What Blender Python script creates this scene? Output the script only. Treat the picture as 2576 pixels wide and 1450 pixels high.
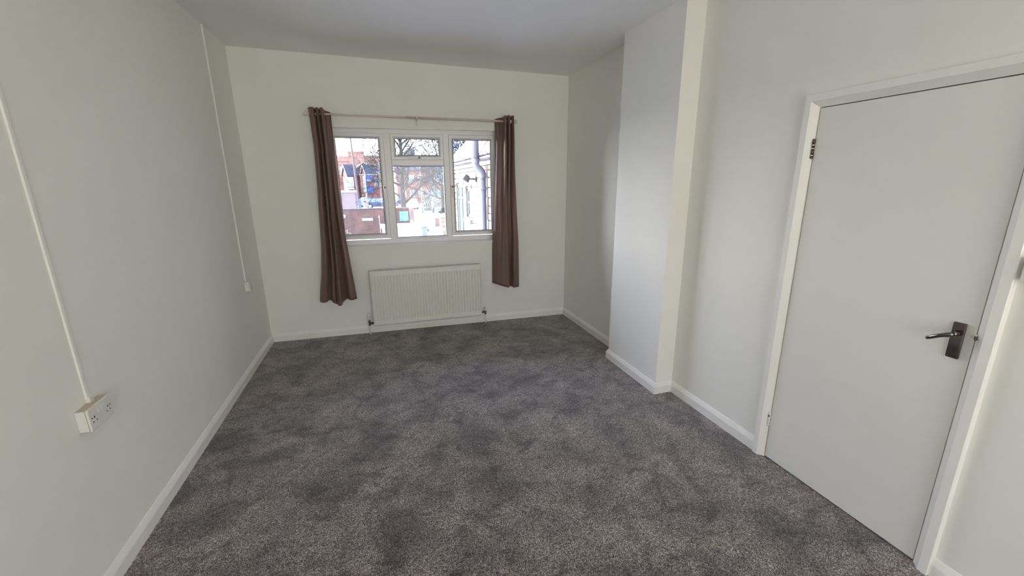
import bpy, math, random
from mathutils import Vector, Matrix, noise

# ------------------------------------------------------------------ clear
for o in list(bpy.data.objects):
    bpy.data.objects.remove(o)
sc = bpy.context.scene
C = sc.collection
PI = math.pi

# ------------------------------------------------------------------ camera
EYE = Vector((0.0, 0.0, 1.6557))
yaw, pitch, roll = 0.3008, -0.2509, -0.0091
fwd = Vector((math.sin(yaw) * math.cos(pitch), math.cos(yaw) * math.cos(pitch), math.sin(pitch)))
r0 = Vector((math.cos(yaw), -math.sin(yaw), 0))
u0 = r0.cross(fwd)
right = math.cos(roll) * r0 + math.sin(roll) * u0
up = -math.sin(roll) * r0 + math.cos(roll) * u0
cam_data = bpy.data.cameras.new('camera')
cam_data.sensor_fit = 'HORIZONTAL'
cam_data.sensor_width = 36.0
cam_data.lens = 1051.4457 / 2576.0 * 36.0
cam_data.clip_start = 0.02
cam_data.clip_end = 500
cam = bpy.data.objects.new('camera', cam_data)
C.objects.link(cam)
m = Matrix((right, up, -fwd)).transposed().to_4x4()
m.translation = EYE
cam.matrix_world = m
sc.camera = cam

# ------------------------------------------------------------------ sky, sun, lights, exposure
SKY_STRENGTH = 14.6
SUN_STRENGTH = 8.0
REAR_POWER = 29.0
EXPOSURE = 0.0
sc.view_settings.view_transform = 'Standard'
sc.view_settings.look = 'None'
sc.view_settings.gamma = 1.0
sc.view_settings.use_curve_mapping = False
sc.view_settings.exposure = EXPOSURE
sc.cycles.max_bounces = 12
sc.cycles.diffuse_bounces = 8
sc.cycles.use_denoising = True
sc.cycles.caustics_reflective = False
sc.cycles.caustics_refractive = False

world = bpy.data.worlds.new('sky')
sc.world = world
world.use_nodes = True
wn, wl = world.node_tree.nodes, world.node_tree.links
wn.clear()
wo = wn.new('ShaderNodeOutputWorld')
wb = wn.new('ShaderNodeBackground')
wt = wn.new('ShaderNodeTexCoord')
ws = wn.new('ShaderNodeSeparateXYZ')
wr = wn.new('ShaderNodeValToRGB')
wr.color_ramp.elements[0].position = 0.0
wr.color_ramp.elements[0].color = (0.98, 0.96, 0.95, 1)
wr.color_ramp.elements[1].position = 0.75
wr.color_ramp.elements[1].color = (0.44, 0.52, 0.86, 1)
e = wr.color_ramp.elements.new(0.22)
e.color = (0.76, 0.79, 0.95, 1)
wl.new(wt.outputs['Generated'], ws.inputs[0])
wl.new(ws.outputs['Z'], wr.inputs['Fac'])
# hazy winter sky: brighter and a little warmer towards the low sun on the left
to_sun = Vector((-1.0, 0.227, 0.16)).normalized()
SKY_AWAY, SKY_GLOW, GLOW_POWER = 0.58, 2.1, 2.6
vn = wn.new('ShaderNodeVectorMath'); vn.operation = 'NORMALIZE'
wl.new(wt.outputs['Generated'], vn.inputs[0])
vd = wn.new('ShaderNodeVectorMath'); vd.operation = 'DOT_PRODUCT'
vd.inputs[1].default_value = (-0.93, 0.25, 0.27)
wl.new(vn.outputs[0], vd.inputs[0])
def wmath(op, a_, b_):
    k = wn.new('ShaderNodeMath'); k.operation = op
    for i_, q in enumerate((a_, b_)):
        if isinstance(q, (int, float)): k.inputs[i_].default_value = q
        else: wl.new(q, k.inputs[i_])
    return k.outputs[0]
glow = wmath('POWER', wmath('MAXIMUM', vd.outputs['Value'], 0.0), GLOW_POWER)
wl.new(wr.outputs['Color'], wb.inputs['Color'])
wl.new(wmath('MULTIPLY', wmath('ADD', wmath('MULTIPLY', glow, SKY_GLOW), SKY_AWAY), SKY_STRENGTH), wb.inputs['Strength'])
wl.new(wb.outputs[0], wo.inputs[0])

sun_d = bpy.data.lights.new('sun', 'SUN')
sun_d.energy = SUN_STRENGTH
sun_d.angle = math.radians(0.6)
sun_d.color = (1.0, 0.80, 0.60)
sun = bpy.data.objects.new('sun', sun_d)
C.objects.link(sun)
sun.rotation_euler = to_sun.to_track_quat('Z', 'Y').to_euler()
sun.location = (-20, 6, 12)

# ------------------------------------------------------------------ measured room
XL = -1.2151           # left wall
XR = 2.1333            # right wall with the door
XA = 2.1416            # alcove wall
BX = 1.9811            # face of chimney breast
YN, YF = 2.5572, 3.2879
REAR = -3.0
A = Vector((XL, 4.7964, 0))
B = Vector((XA, 4.6904, 0))
TH = math.atan2(B.y - A.y, B.x - A.x)      # window wall is a little out of square
UW = (B - A).normalized()
NW = Vector((UW.y, -UW.x, 0))
LW = (B - A).length
def ceil_z(x): return 2.8677 - 0.0817 * (x - XL) / (XA - XL)

# added fill light, an unseen panel just inside the wall behind the photographer
def area(name, loc, sx, sy, power, col, rot):
    d = bpy.data.lights.new(name, 'AREA')
    d.shape = 'RECTANGLE'; d.size, d.size_y = sx, sy; d.energy = power; d.color = col
    o = bpy.data.objects.new(name, d); C.objects.link(o)
    o.location = loc; o.rotation_euler = rot
    return o
area('rear_fill_light', (1.10, REAR + 0.02, 1.38), 1.9, 2.4, REAR_POWER, (1.0, 0.97, 0.66), (math.radians(90), 0, 0))
# portal that guides sky sampling through the window opening
pd = bpy.data.lights.new('window_portal', 'AREA')
pd.shape = 'RECTANGLE'
pd.size, pd.size_y = 1.83, 1.23
pd.cycles.is_portal = True
po = bpy.data.objects.new('window_portal', pd)
C.objects.link(po)
po.location = A + UW * 1.65 + NW * (-0.30) + Vector((0, 0, 1.58))
po.rotation_euler = (math.radians(-90), 0, TH)

# ------------------------------------------------------------------ materials
def mat(name, col, rough=0.5, metal=0.0, spec=0.5, sheen=0.0, coat=0.0):
    m = bpy.data.materials.new(name)
    m.use_nodes = True
    b = m.node_tree.nodes['Principled BSDF']
    b.inputs['Base Color'].default_value = (*col, 1)
    b.inputs['Roughness'].default_value = rough
    b.inputs['Metallic'].default_value = metal
    b.inputs['Specular IOR Level'].default_value = spec
    if sheen: b.inputs['Sheen Weight'].default_value = sheen
    if coat: b.inputs['Coat Weight'].default_value = coat
    return m
def nodes(m): return m.node_tree.nodes, m.node_tree.links, m.node_tree.nodes['Principled BSDF']
def ramp(n, stops):
    r = n.new('ShaderNodeValToRGB')
    el = r.color_ramp.elements
    while len(el) < len(stops): el.new(0.5)
    for k, (p, c) in enumerate(stops):
        el[k].position = p
        el[k].color = (*c, 1) if len(c) == 3 else c
    return r
def tex_noise(n, l, scale, detail=2, rough=0.5, dist=0.0, coord='Object', vec=None):
    t = n.new('ShaderNodeTexNoise')
    t.inputs['Scale'].default_value = scale
    t.inputs['Detail'].default_value = detail
    t.inputs['Roughness'].default_value = rough
    t.inputs['Distortion'].default_value = dist
    if vec is None:
        c = n.new('ShaderNodeTexCoord')
        l.new(c.outputs[coord], t.inputs['Vector'])
    else:
        l.new(vec, t.inputs['Vector'])
    return t
def mottle(m, c0, c1, scale, detail=3, bump=0.0, bscale=None, rough=0.5, dist=0.0):
    n, l, b = nodes(m)
    t = tex_noise(n, l, scale, detail, rough, dist)
    r = ramp(n, [(0.3, c0), (0.7, c1)])
    l.new(t.outputs['Fac'], r.inputs['Fac'])
    l.new(r.outputs['Color'], b.inputs['Base Color'])
    if bump:
        t2 = tex_noise(n, l, bscale or scale, 3)
        bp = n.new('ShaderNodeBump')
        bp.inputs['Strength'].default_value = bump
        bp.inputs['Distance'].default_value = 0.002
        l.new(t2.outputs['Fac'], bp.inputs['Height'])
        l.new(bp.outputs['Normal'], b.inputs['Normal'])
    return m

M = {}
M['paint'] = mottle(mat('wall_paint', (.82, .81, .77), .62, spec=.3), (.805, .80, .755), (.83, .825, .78), 2.2, 4, .12, 220)
M['ceiling'] = mottle(mat('ceiling_paint', (.74, .74, .72), .8, spec=.2), (.84, .84, .835), (.86, .86, .85), 1.5, 3, .08, 200)
M['gloss'] = mottle(mat('satin_white', (.80, .79, .76), .30, spec=.45), (.83, .82, .79), (.85, .84, .81), 3, 2)
M['door'] = mottle(mat('door_paint', (.77, .765, .73), .34, spec=.4), (.755, .75, .715), (.785, .78, .745), 2.5, 4, .05, 60)
M['upvc'] = mat('white_upvc', (.82, .81, .82), .28, spec=.5)
M['gasket'] = mat('black_gasket', (.012, .012, .014), .6)
M['sill'] = mat('sill_gloss', (.84, .84, .84), .12)
M['radiator'] = mat('radiator_enamel', (.78, .775, .73), .30, spec=.5)
M['radiator_shade'] = mat('radiator_inside_shade', (.05, .045, .04), .8)
M['cream'] = mat('cream_plastic', (.74, .72, .62), .35)
M['plastic'] = mat('white_plastic', (.74, .73, .69), .35)
M['pink_top'] = mat('tan_plastic', (.56, .46, .37), .5)
M['hole'] = mat('socket_hole', (.02, .013, .012), .8)
M['brass'] = mat('dull_valve_metal', (.16, .13, .11), .32, metal=1)
M['pipe'] = mat('white_pipe_paint', (.78, .77, .74), .4)
M['rod'] = mat('pole_paint', (.60, .52, .47), .45)
M['rod2'] = mat('pole_cream', (.70, .65, .57), .45)
M['chrome'] = mat('dark_chrome', (.20, .165, .16), .09, metal=1)
M['bronze'] = mat('worn_hinge', (.19, .13, .10), .35, metal=1)
M['rust'] = mat('rust_brown', (.20, .09, .06), .7)
M['gap_shade'] = mat('gap_shade_black', (.015, .012, .01), .9)

# glass: real panes, mostly clear with a mirror share that grows at grazing angles
def glass_mat(name, tint, fac=.05):
    g = bpy.data.materials.new(name)
    g.use_nodes = True
    n, l = g.node_tree.nodes, g.node_tree.links
    n.clear()
    out = n.new('ShaderNodeOutputMaterial')
    mix = n.new('ShaderNodeMixShader')
    tr = n.new('ShaderNodeBsdfTransparent')
    tr.inputs[0].default_value = (*tint, 1)
    gl = n.new('ShaderNodeBsdfGlossy')
    gl.inputs['Roughness'].default_value = .01
    lw = n.new('ShaderNodeFresnel')
    lw.inputs['IOR'].default_value = 1.30
    l.new(lw.outputs[0], mix.inputs[0])
    l.new(tr.outputs[0], mix.inputs[1])
    l.new(gl.outputs[0], mix.inputs[2])
    l.new(mix.outputs[0], out.inputs[0])
    return g
M['glass'] = glass_mat('window_glass', (.97, .98, .98))

# curtain: brown satin with a fine weave
m = mat('brown_satin', (.22, .14, .115), .43, spec=.5, sheen=.15)
n, l, b = nodes(m)
tc = n.new('ShaderNodeTexCoord')
mp = n.new('ShaderNodeMapping')
mp.inputs['Scale'].default_value = (60, 60, 2.2)
l.new(tc.outputs['Object'], mp.inputs['Vector'])
t = tex_noise(n, l, 6, 4, .6, 0, vec=mp.outputs[0])
r = ramp(n, [(.3, (.160, .102, .082)), (.7, (.232, .152, .124))])
l.new(t.outputs['Fac'], r.inputs['Fac'])
l.new(r.outputs['Color'], b.inputs['Base Color'])
b.inputs['Sheen Tint'].default_value = (.9, .75, .65, 1)
b.inputs['Anisotropic'].default_value = .4
bp = n.new('ShaderNodeBump'); bp.inputs['Strength'].default_value = .25; bp.inputs['Distance'].default_value = .004
t2 = tex_noise(n, l, 14, 4, .6)
l.new(t2.outputs['Fac'], bp.inputs['Height'])
l.new(bp.outputs['Normal'], b.inputs['Normal'])
tl = n.new('ShaderNodeBsdfTranslucent'); tl.inputs['Color'].default_value = (.55, .20, .15, 1)      # thin cloth glows where the window is behind it
ms = n.new('ShaderNodeMixShader'); ms.inputs[0].default_value = .20
out = [k for k in n if k.type == 'OUTPUT_MATERIAL'][0]
l.new(b.outputs[0], ms.inputs[1]); l.new(tl.outputs[0], ms.inputs[2]); l.new(ms.outputs[0], out.inputs['Surface'])
M['curtain'] = m

# carpet: cut pile, wormy flecks, brushed patches lying this way and that
m = mat('carpet_pile', (.16, .14, .13), .95, spec=.1, sheen=.35)
n, l, b = nodes(m)
tc = n.new('ShaderNodeTexCoord')
t1 = tex_noise(n, l, 120, 3, .62, 1.6, vec=tc.outputs['Object'])
t1b = tex_noise(n, l, 240, 2, .5, .6, vec=tc.outputs['Object'])
mx0 = n.new('ShaderNodeMix'); mx0.inputs['Factor'].default_value = .35
l.new(t1.outputs['Fac'], mx0.inputs['A']); l.new(t1b.outputs['Fac'], mx0.inputs['B'])
r1 = ramp(n, [(.41, (.043, .037, .036)), (.50, (.165, .147, .143)), (.585, (.60, .535, .515))])
l.new(mx0.outputs['Result'], r1.inputs['Fac'])
t2 = tex_noise(n, l, 3.2, 5, .60, .5, vec=tc.outputs['Object'])
r2 = ramp(n, [(.36, (.48, .47, .48)), (.50, (.84, .83, .82)), (.66, (1.14, 1.12, 1.10))])
l.new(t2.outputs['Fac'], r2.inputs['Fac'])
mp2 = n.new('ShaderNodeMapping'); mp2.inputs['Rotation'].default_value = (0, 0, .9); mp2.inputs['Scale'].default_value = (8, 14, 1)
l.new(tc.outputs['Object'], mp2.inputs['Vector'])
t3 = tex_noise(n, l, 1, 3, .5, .8, vec=mp2.outputs[0])
r3 = ramp(n, [(.33, (.60, .59, .61)), (.45, (.96, .96, .96)), (.8, (1.08, 1.06, 1.05))])
l.new(t3.outputs['Fac'], r3.inputs['Fac'])
mm = n.new('ShaderNodeMix'); mm.data_type = 'RGBA'; mm.blend_type = 'MULTIPLY'; mm.inputs['Factor'].default_value = 1
l.new(r1.outputs['Color'], mm.inputs['A']); l.new(r2.outputs['Color'], mm.inputs['B'])
mm2 = n.new('ShaderNodeMix'); mm2.data_type = 'RGBA'; mm2.blend_type = 'MULTIPLY'; mm2.inputs['Factor'].default_value = 1
l.new(mm.outputs['Result'], mm2.inputs['A']); l.new(r3.outputs['Color'], mm2.inputs['B'])
t4 = tex_noise(n, l, 1.7, 2, .5, .4, vec=tc.outputs['Object'])
r4 = ramp(n, [(.455, (1, 1, 1)), (.487, (.66, .65, .67)), (.493, (.70, .69, .70)), (.52, (1, 1, 1))])
l.new(t4.outputs['Fac'], r4.inputs['Fac'])
mm3 = n.new('ShaderNodeMix'); mm3.data_type = 'RGBA'; mm3.blend_type = 'MULTIPLY'; mm3.inputs['Factor'].default_value = .8
l.new(mm2.outputs['Result'], mm3.inputs['A']); l.new(r4.outputs['Color'], mm3.inputs['B'])
l.new(mm3.outputs['Result'], b.inputs['Base Color'])
bp = n.new('ShaderNodeBump'); bp.inputs['Strength'].default_value = .7; bp.inputs['Distance'].default_value = .006
l.new(mx0.outputs['Result'], bp.inputs['Height'])
l.new(bp.outputs['Normal'], b.inputs['Normal'])
M['carpet'] = m

# outdoors
def brick_mat(name, c1, c2, mortar, scale, bw=.225, rh=.075):
    m = mat(name, c1, .9, spec=.2)
    n, l, b = nodes(m)
    tc = n.new('ShaderNodeTexCoord')
    sp = n.new('ShaderNodeSeparateXYZ'); l.new(tc.outputs['Object'], sp.inputs[0])
    ad = n.new('ShaderNodeMath'); l.new(sp.outputs['X'], ad.inputs[0]); l.new(sp.outputs['Y'], ad.inputs[1])
    cb = n.new('ShaderNodeCombineXYZ'); l.new(ad.outputs[0], cb.inputs['X']); l.new(sp.outputs['Z'], cb.inputs['Y'])
    k = n.new('ShaderNodeTexBrick')
    k.inputs['Scale'].default_value = scale
    k.inputs['Brick Width'].default_value = bw
    k.inputs['Row Height'].default_value = rh
    k.inputs['Mortar Size'].default_value = .008
    k.inputs['Color1'].default_value = (*c1, 1); k.inputs['Color2'].default_value = (*c2, 1); k.inputs['Mortar'].default_value = (*mortar, 1)
    l.new(cb.outputs[0], k.inputs['Vector'])
    t = tex_noise(n, l, 1.1, 5, .65)
    r = ramp(n, [(.3, (.62, .62, .66)), (.7, (1.25, 1.15, 1.05))])
    l.new(t.outputs['Fac'], r.inputs['Fac'])
    mm = n.new('ShaderNodeMix'); mm.data_type = 'RGBA'; mm.blend_type = 'MULTIPLY'; mm.inputs['Factor'].default_value = 1
    l.new(k.outputs['Color'], mm.inputs['A']); l.new(r.outputs['Color'], mm.inputs['B'])
    l.new(mm.outputs['Result'], b.inputs['Base Color'])
    return m
M['garden_brick'] = brick_mat('garden_brick', (.26, .14, .10), (.20, .13, .11), (.26, .23, .22), 1)
M['house_brick'] = brick_mat('house_brick', (.40, .17, .12), (.34, .16, .12), (.42, .34, .30), 1)
M['far_brick'] = brick_mat('far_brick', (.46, .27, .19), (.42, .25, .19), (.5, .4, .36), 1)
M['slate'] = mat('slate_roof', (.075, .10, .17), .7)
M['pale_roof'] = mottle(mat('pale_slate', (.55, .54, .56), .7), (.42, .42, .46), (.62, .61, .62), 3, 3)
M['stone'] = mottle(mat('pale_stone', (.5, .47, .42), .85, spec=.2), (.44, .40, .34), (.54, .51, .46), 6, 4)
M['stone_joint'] = mat('stone_joint', (.05, .043, .036), .9)
M['white_out'] = mat('white_painted', (.84, .84, .84), .5)
M['grey_pipe'] = mat('grey_white_pipe', (.30, .31, .37), .5)
M['black_metal'] = mat('black_metal', (.03, .03, .035), .5)
M['lamp_glass'] = mat('floodlight_glass', (.35, .36, .38), .2)
M['gutter'] = mat('black_gutter', (.06, .055, .06), .5)
M['mint'] = mat('pale_green_frame', (.24, .34, .31), .5)
M['dark_glass'] = mat('dark_window_glass', (.10, .14, .17), .08)
M['tarmac'] = mottle(mat('tarmac', (.40, .41, .44), .9), (.34, .35, .38), (.46, .47, .50), .6, 4)
M['grass'] = mottle(mat('grass', (.13, .22, .07), .9), (.10, .18, .06), (.2, .28, .1), 2, 4)
M['bark'] = mottle(mat('bark', (.12, .11, .09), .9), (.085, .08, .06), (.17, .16, .13), 4, 4)
M['twig'] = mat('twig', (.085, .085, .065), .9)
M['timber'] = mat('pole_timber', (.30, .23, .20), .85)
M['lamp_grey'] = mat('lamp_post_grey', (.72, .76, .80), .5)
M['render'] = mottle(mat('pink_render', (.42, .32, .30), .9), (.38, .30, .28), (.46, .36, .33), 1.2, 3)
M['shed'] = mottle(mat('pale_boarding', (.60, .70, .76), .6), (.57, .66, .73), (.66, .75, .80), 1.5, 3)
M['aqua'] = mat('aqua_sign', (.30, .66, .60), .5)
M['sign_blue'] = mat('blue_sign', (.03, .10, .36), .4)
M['board'] = mat('pale_cyan_board', (.58, .78, .82), .5)
M['sign_white'] = mat('sign_white', (.85, .86, .86), .5)
M['sign_ink'] = mat('sign_ink', (.006, .012, .014), .7)
M['car_dark'] = mat('dark_car_paint', (.035, .045, .08), .15, coat=.5)
M['car_blue'] = mat('blue_car_paint', (.05, .10, .30), .15, coat=.5)
M['car_white'] = mat('white_car_paint', (.36, .37, .38), .25, coat=.3)
M['tyre'] = mat('tyre', (.02, .02, .022), .8)
M['wheel'] = mat('alloy_wheel', (.55, .55, .57), .3, metal=1)
M['leaf_dark'] = mottle(mat('conifer_leaf', (.04, .075, .10), .8), (.025, .055, .085), (.07, .11, .14), 3, 3)
M['leaf_pale'] = mottle(mat('pale_grass_leaf', (.50, .50, .38), .8), (.40, .42, .28), (.66, .64, .52), 3, 3)
M['dull_wall'] = mat('dull_wall', (.50, .47, .38), .9)
M['teal'] = mat('teal_fence', (.07, .36, .30), .6)
M['yellow'] = mat('yellow_paint', (.75, .50, .05), .5)
M['pier'] = brick_mat('pier_brick', (.55, .36, .30), (.60, .42, .36), (.7, .62, .56), 1)

def darken(names, k):
    """scale the reflectance of outdoor materials: lower exposure outside is put into the colours"""
    for nm in names:
        for nd in M[nm].node_tree.nodes:
            if nd.type == 'VALTORGB' and not any(l_.to_node.type == 'MIX' for l_ in nd.outputs[0].links):
                for el in nd.color_ramp.elements: el.color = (*[c * k for c in el.color[:3]], 1)
            elif nd.type == 'TEX_BRICK':
                for s_ in ('Color1', 'Color2', 'Mortar'): nd.inputs[s_].default_value = (*[c * k for c in nd.inputs[s_].default_value[:3]], 1)
            elif nd.type == 'BSDF_PRINCIPLED' and not nd.inputs['Base Color'].is_linked:
                nd.inputs['Base Color'].default_value = (*[c * k for c in nd.inputs['Base Color'].default_value[:3]], 1)
darken(['garden_brick', 'house_brick', 'far_brick', 'slate', 'pale_roof', 'bark', 'twig', 'timber', 'render', 'pier', 'teal', 'aqua', 'sign_blue', 'board', 'leaf_dark', 'leaf_pale', 'car_blue', 'dull_wall', 'grass', 'stone', 'grey_pipe', 'mint', 'yellow', 'lamp_grey', 'sign_white', 'white_out'], .34)  # dims the overexposed view by colour, white paint and signs included
darken(['shed', 'car_white'], .55)
darken(['bark', 'twig'], .55)
darken(['garden_brick', 'house_brick', 'far_brick', 'render'], 1.3)
darken(['slate', 'lamp_grey'], .7)

# ------------------------------------------------------------------ mesh building
class MB:
    """collects shapes in one mesh; coordinates are taken relative to (ox,oy,oz)"""
    def __init__(s, off=(0, 0, 0)):
        s.v, s.f, s.sm, s.mi, s.cur, s.o = [], [], [], [], 0, off
    def vert(s, x, y, z):
        s.v.append((x - s.o[0], y - s.o[1], z - s.o[2])); return len(s.v) - 1
    def face(s, ids, smooth=False):
        s.f.append(tuple(ids)); s.sm.append(smooth); s.mi.append(s.cur)
    def quad(s, a, b, c, d, smooth=False):
        i = [s.vert(*p) for p in (a, b, c, d)]; s.face(i, smooth)
    def box(s, x0, x1, y0, y1, z0, z1):
        x0, x1 = sorted((x0, x1)); y0, y1 = sorted((y0, y1)); z0, z1 = sorted((z0, z1))
        i = [s.vert(x, y, z) for z in (z0, z1) for y in (y0, y1) for x in (x0, x1)]
        for q in ((0, 2, 3, 1), (4, 5, 7, 6), (0, 1, 5, 4), (2, 6, 7, 3), (0, 4, 6, 2), (1, 3, 7, 5)):
            s.face([i[k] for k in q])
    def prism(s, poly, vec):
        """poly: list of 3D points (a planar ring), extruded along vec"""
        n = len(poly)
        a = [s.vert(*p) for p in poly]
        b = [s.vert(p[0] + vec[0], p[1] + vec[1], p[2] + vec[2]) for p in poly]
        s.face(list(reversed(a))); s.face(b)
        for k in range(n):
            s.face([a[k], a[(k + 1) % n], b[(k + 1) % n], b[k]])
    def loft(s, rings, closed=True, caps=True, smooth=True):
        R = [[s.vert(*p) for p in ring] for ring in rings]
        n = len(R[0])
        for i in range(len(R) - 1):
            for k in range(n if closed else n - 1):
                s.face([R[i][k], R[i][(k + 1) % n], R[i + 1][(k + 1) % n], R[i + 1][k]], smooth)
        if caps and closed:
            s.face(list(reversed(R[0]))); s.face(R[-1])
        return R
    def tube(s, pts, rad, seg=10, caps=True, smooth=True):
        pts = [Vector(p) for p in pts]
        if not isinstance(rad, (list, tuple)): rad = [rad] * len(pts)
        rings = []
        ref = None
        for i, p in enumerate(pts):
            t = (pts[min(i + 1, len(pts) - 1)] - pts[max(i - 1, 0)]).normalized()
            if ref is None:
                ref = t.orthogonal().normalized()
            ref = (ref - t * ref.dot(t)).normalized()
            bi = t.cross(ref)
            rings.append([p + (ref * math.cos(2 * PI * k / seg) + bi * math.sin(2 * PI * k / seg)) * rad[i] for k in range(seg)])
        s.loft(rings, True, caps, smooth)
    def lathe(s, c, axis, prof, seg=16, smooth=True):
        """prof: [(distance along axis, radius)]"""
        s.tube_exact([Vector(c) + Vector(axis) * d for d, _ in prof], [r for _, r in prof], Vector(axis), seg, smooth)
    def tube_exact(s, pts, rad, axis, seg, smooth):
        ref = axis.orthogonal().normalized(); bi = axis.normalized().cross(ref)
        s.loft([[p + (ref * math.cos(2 * PI * k / seg) + bi * math.sin(2 * PI * k / seg)) * max(r, 1e-5) for k in range(seg)] for p, r in zip(pts, rad)], True, True, smooth)
    def ball(s, c, r, seg=14, rings=8, sc_=(1, 1, 1)):
        c = Vector(c)
        R = []
        for i in range(rings + 1):
            a = PI * i / rings
            rr = max(math.sin(a), 1e-4)
            R.append([(c.x + r * sc_[0] * rr * math.cos(2 * PI * k / seg), c.y + r * sc_[1] * rr * math.sin(2 * PI * k / seg), c.z - r * sc_[2] * math.cos(a)) for k in range(seg)])
        s.loft(R, True, False, True)
    def mesh(s, name, mats):
        me = bpy.data.meshes.new(name)
        me.from_pydata(s.v, [], s.f)
        me.polygons.foreach_set('use_smooth', s.sm)
        me.polygons.foreach_set('material_index', s.mi)
        for k in mats: me.materials.append(k)
        me.update()
        return me

def put(o, label=None, cat=None, group=None, kind=None):
    if label: o['label'] = label
    if cat: o['category'] = cat
    if group: o['group'] = group
    if kind: o['kind'] = kind
    return o
def obj(name, mb, mats, parent=None, bevel=0, label=None, cat=None, group=None, kind=None, loc=None, rz=0, seg=2):
    if not isinstance(mats, (list, tuple)): mats = [mats]
    o = bpy.data.objects.new(name, mb.mesh(name, mats) if isinstance(mb, MB) else mb)
    C.objects.link(o)
    if parent: o.parent = parent
    if loc is not None: o.location = loc
    if rz: o.rotation_euler = (0, 0, rz)
    if bevel:
        bv = o.modifiers.new('bevel', 'BEVEL'); bv.width = bevel; bv.segments = seg; bv.limit_method = 'ANGLE'; bv.angle_limit = math.radians(35)
        bv.harden_normals = False
    return put(o, label, cat, group, kind)
def thing(name, loc, label, cat, group=None, kind=None, rz=0):
    o = bpy.data.objects.new(name, None)
    o.empty_display_size = .1
    C.objects.link(o)
    o.location = loc
    if rz: o.rotation_euler = (0, 0, rz)
    return put(o, label, cat, group, kind)
def wthing(name, u, w, z, label, cat, **k):
    """a thing on the window wall: local x runs along the wall, local -y into the room"""
    o = thing(name, A + UW * u + NW * w + Vector((0, 0, z)), label, cat, rz=TH, **k)
    return o, (u, -w, z)
def fix_normals(o):
    import bmesh
    bm = bmesh.new(); bm.from_mesh(o.data); bmesh.ops.recalc_face_normals(bm, faces=bm.faces); bm.to_mesh(o.data); bm.free()
    return o

# ------------------------------------------------------------------ room shell
T = .12
mb = MB(); mb.box(XL - .02, XA + .3, REAR - .05, 4.85, -.12, 0)
obj('floor', mb, M['carpet'], label='dark grey brown cut pile carpet with brushed patches, wall to wall', cat='carpet', kind='structure')
mb = MB()
xs = (XL - .15, XA + .25)
mb.prism([(xs[0], REAR - .2, ceil_z(xs[0])), (xs[1], REAR - .2, ceil_z(xs[1])), (xs[1], REAR - .2, 3.1), (xs[0], REAR - .2, 3.1)], (0, 5.3 - REAR, 0))
fix_normals(obj('ceiling', mb, M['ceiling'], label='plain white painted ceiling over the room', cat='ceiling', kind='structure'))
mb = MB(); mb.box(XL - T, XL, REAR - .1, A.y + .05, -.1, 2.95)
obj('wall_left', mb, M['paint'], label='long off white wall on the left with two cable trunks', cat='wall', kind='structure')
# window wall
wroot, wo_ = wthing('wall_back', 0, 0, 0, 'off white wall with the window and radiator', 'wall', kind='structure')
HU0, HU1, HZ0, HZ1 = .735, 2.565, .968, 2.197
mb = MB()
for (u_0, u_1, z_0, z_1) in ((-.15, HU0, -.1, 2.95), (HU1, LW + .25, -.1, 2.95), (HU0, HU1, -.1, HZ0), (HU0, HU1, HZ1, 2.95)):
    mb.box(u_0, u_1, 0, .27, z_0, z_1)
obj('plaster', mb, M['paint'], wroot)
LN = mat('reveal_gloss', (.84, .84, .84), .16)
for nm, bx in (('soffit_lining', (HU0 + .001, HU1 - .001, -.0005, .094, HZ1 - .004, HZ1 + .001)), ('reveal_lining', (HU0 - .001, HU0 + .004, -.0005, .094, HZ0 + .02, HZ1 - .004)), ('reveal_lining', (HU1 - .004, HU1 + .001, -.0005, .094, HZ0 + .02, HZ1 - .004))):
    mb = MB(); mb.box(*bx); obj(nm, mb, LN, wroot)
# right side: alcove, chimney breast, door wall
mb = MB(); mb.box(XA, XA + T, YF - .05, B.y + .03, -.1, 2.95)
obj('wall_alcove', mb, M['paint'], label='narrow off white alcove wall between window wall and chimney breast', cat='wall', kind='structure')
mb = MB(); mb.box(BX, XA + T, YN, YF, -.1, 2.95)
obj('wall_chimney_breast', mb, M['paint'], label='off white chimney breast standing proud of the right hand wall', cat='wall', kind='structure')
DY0, DY1, DZ1 = .902, 1.6765, 1.997
mb = MB()
mb.box(XR, XR + T, DY1, YN + .01, -.1, 2.95)
mb.box(XR, XR + T, REAR - .1, DY0, -.1, 2.95)
mb.box(XR, XR + T, DY0, DY1, DZ1, 2.95)
obj('wall_right', mb, M['paint'], label='off white right hand wall around the door', cat='wall', kind='structure')
mb = MB()
RX0, RX1, RZ0, RZ1 = -.45, 1.35, .9, 2.2
for (x_0, x_1, z_0, z_1) in ((XL - .1, RX0, -.1, 2.95), (RX1, XR + .1, -.1, 2.95), (RX0, RX1, -.1, RZ0), (RX0, RX1, RZ1, 2.95)):
    mb.box(x_0, x_1, REAR - .12, REAR, z_0, z_1)
obj('wall_front', mb, M['paint'], label='off white wall behind the photographer', cat='wall', kind='structure')

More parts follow.
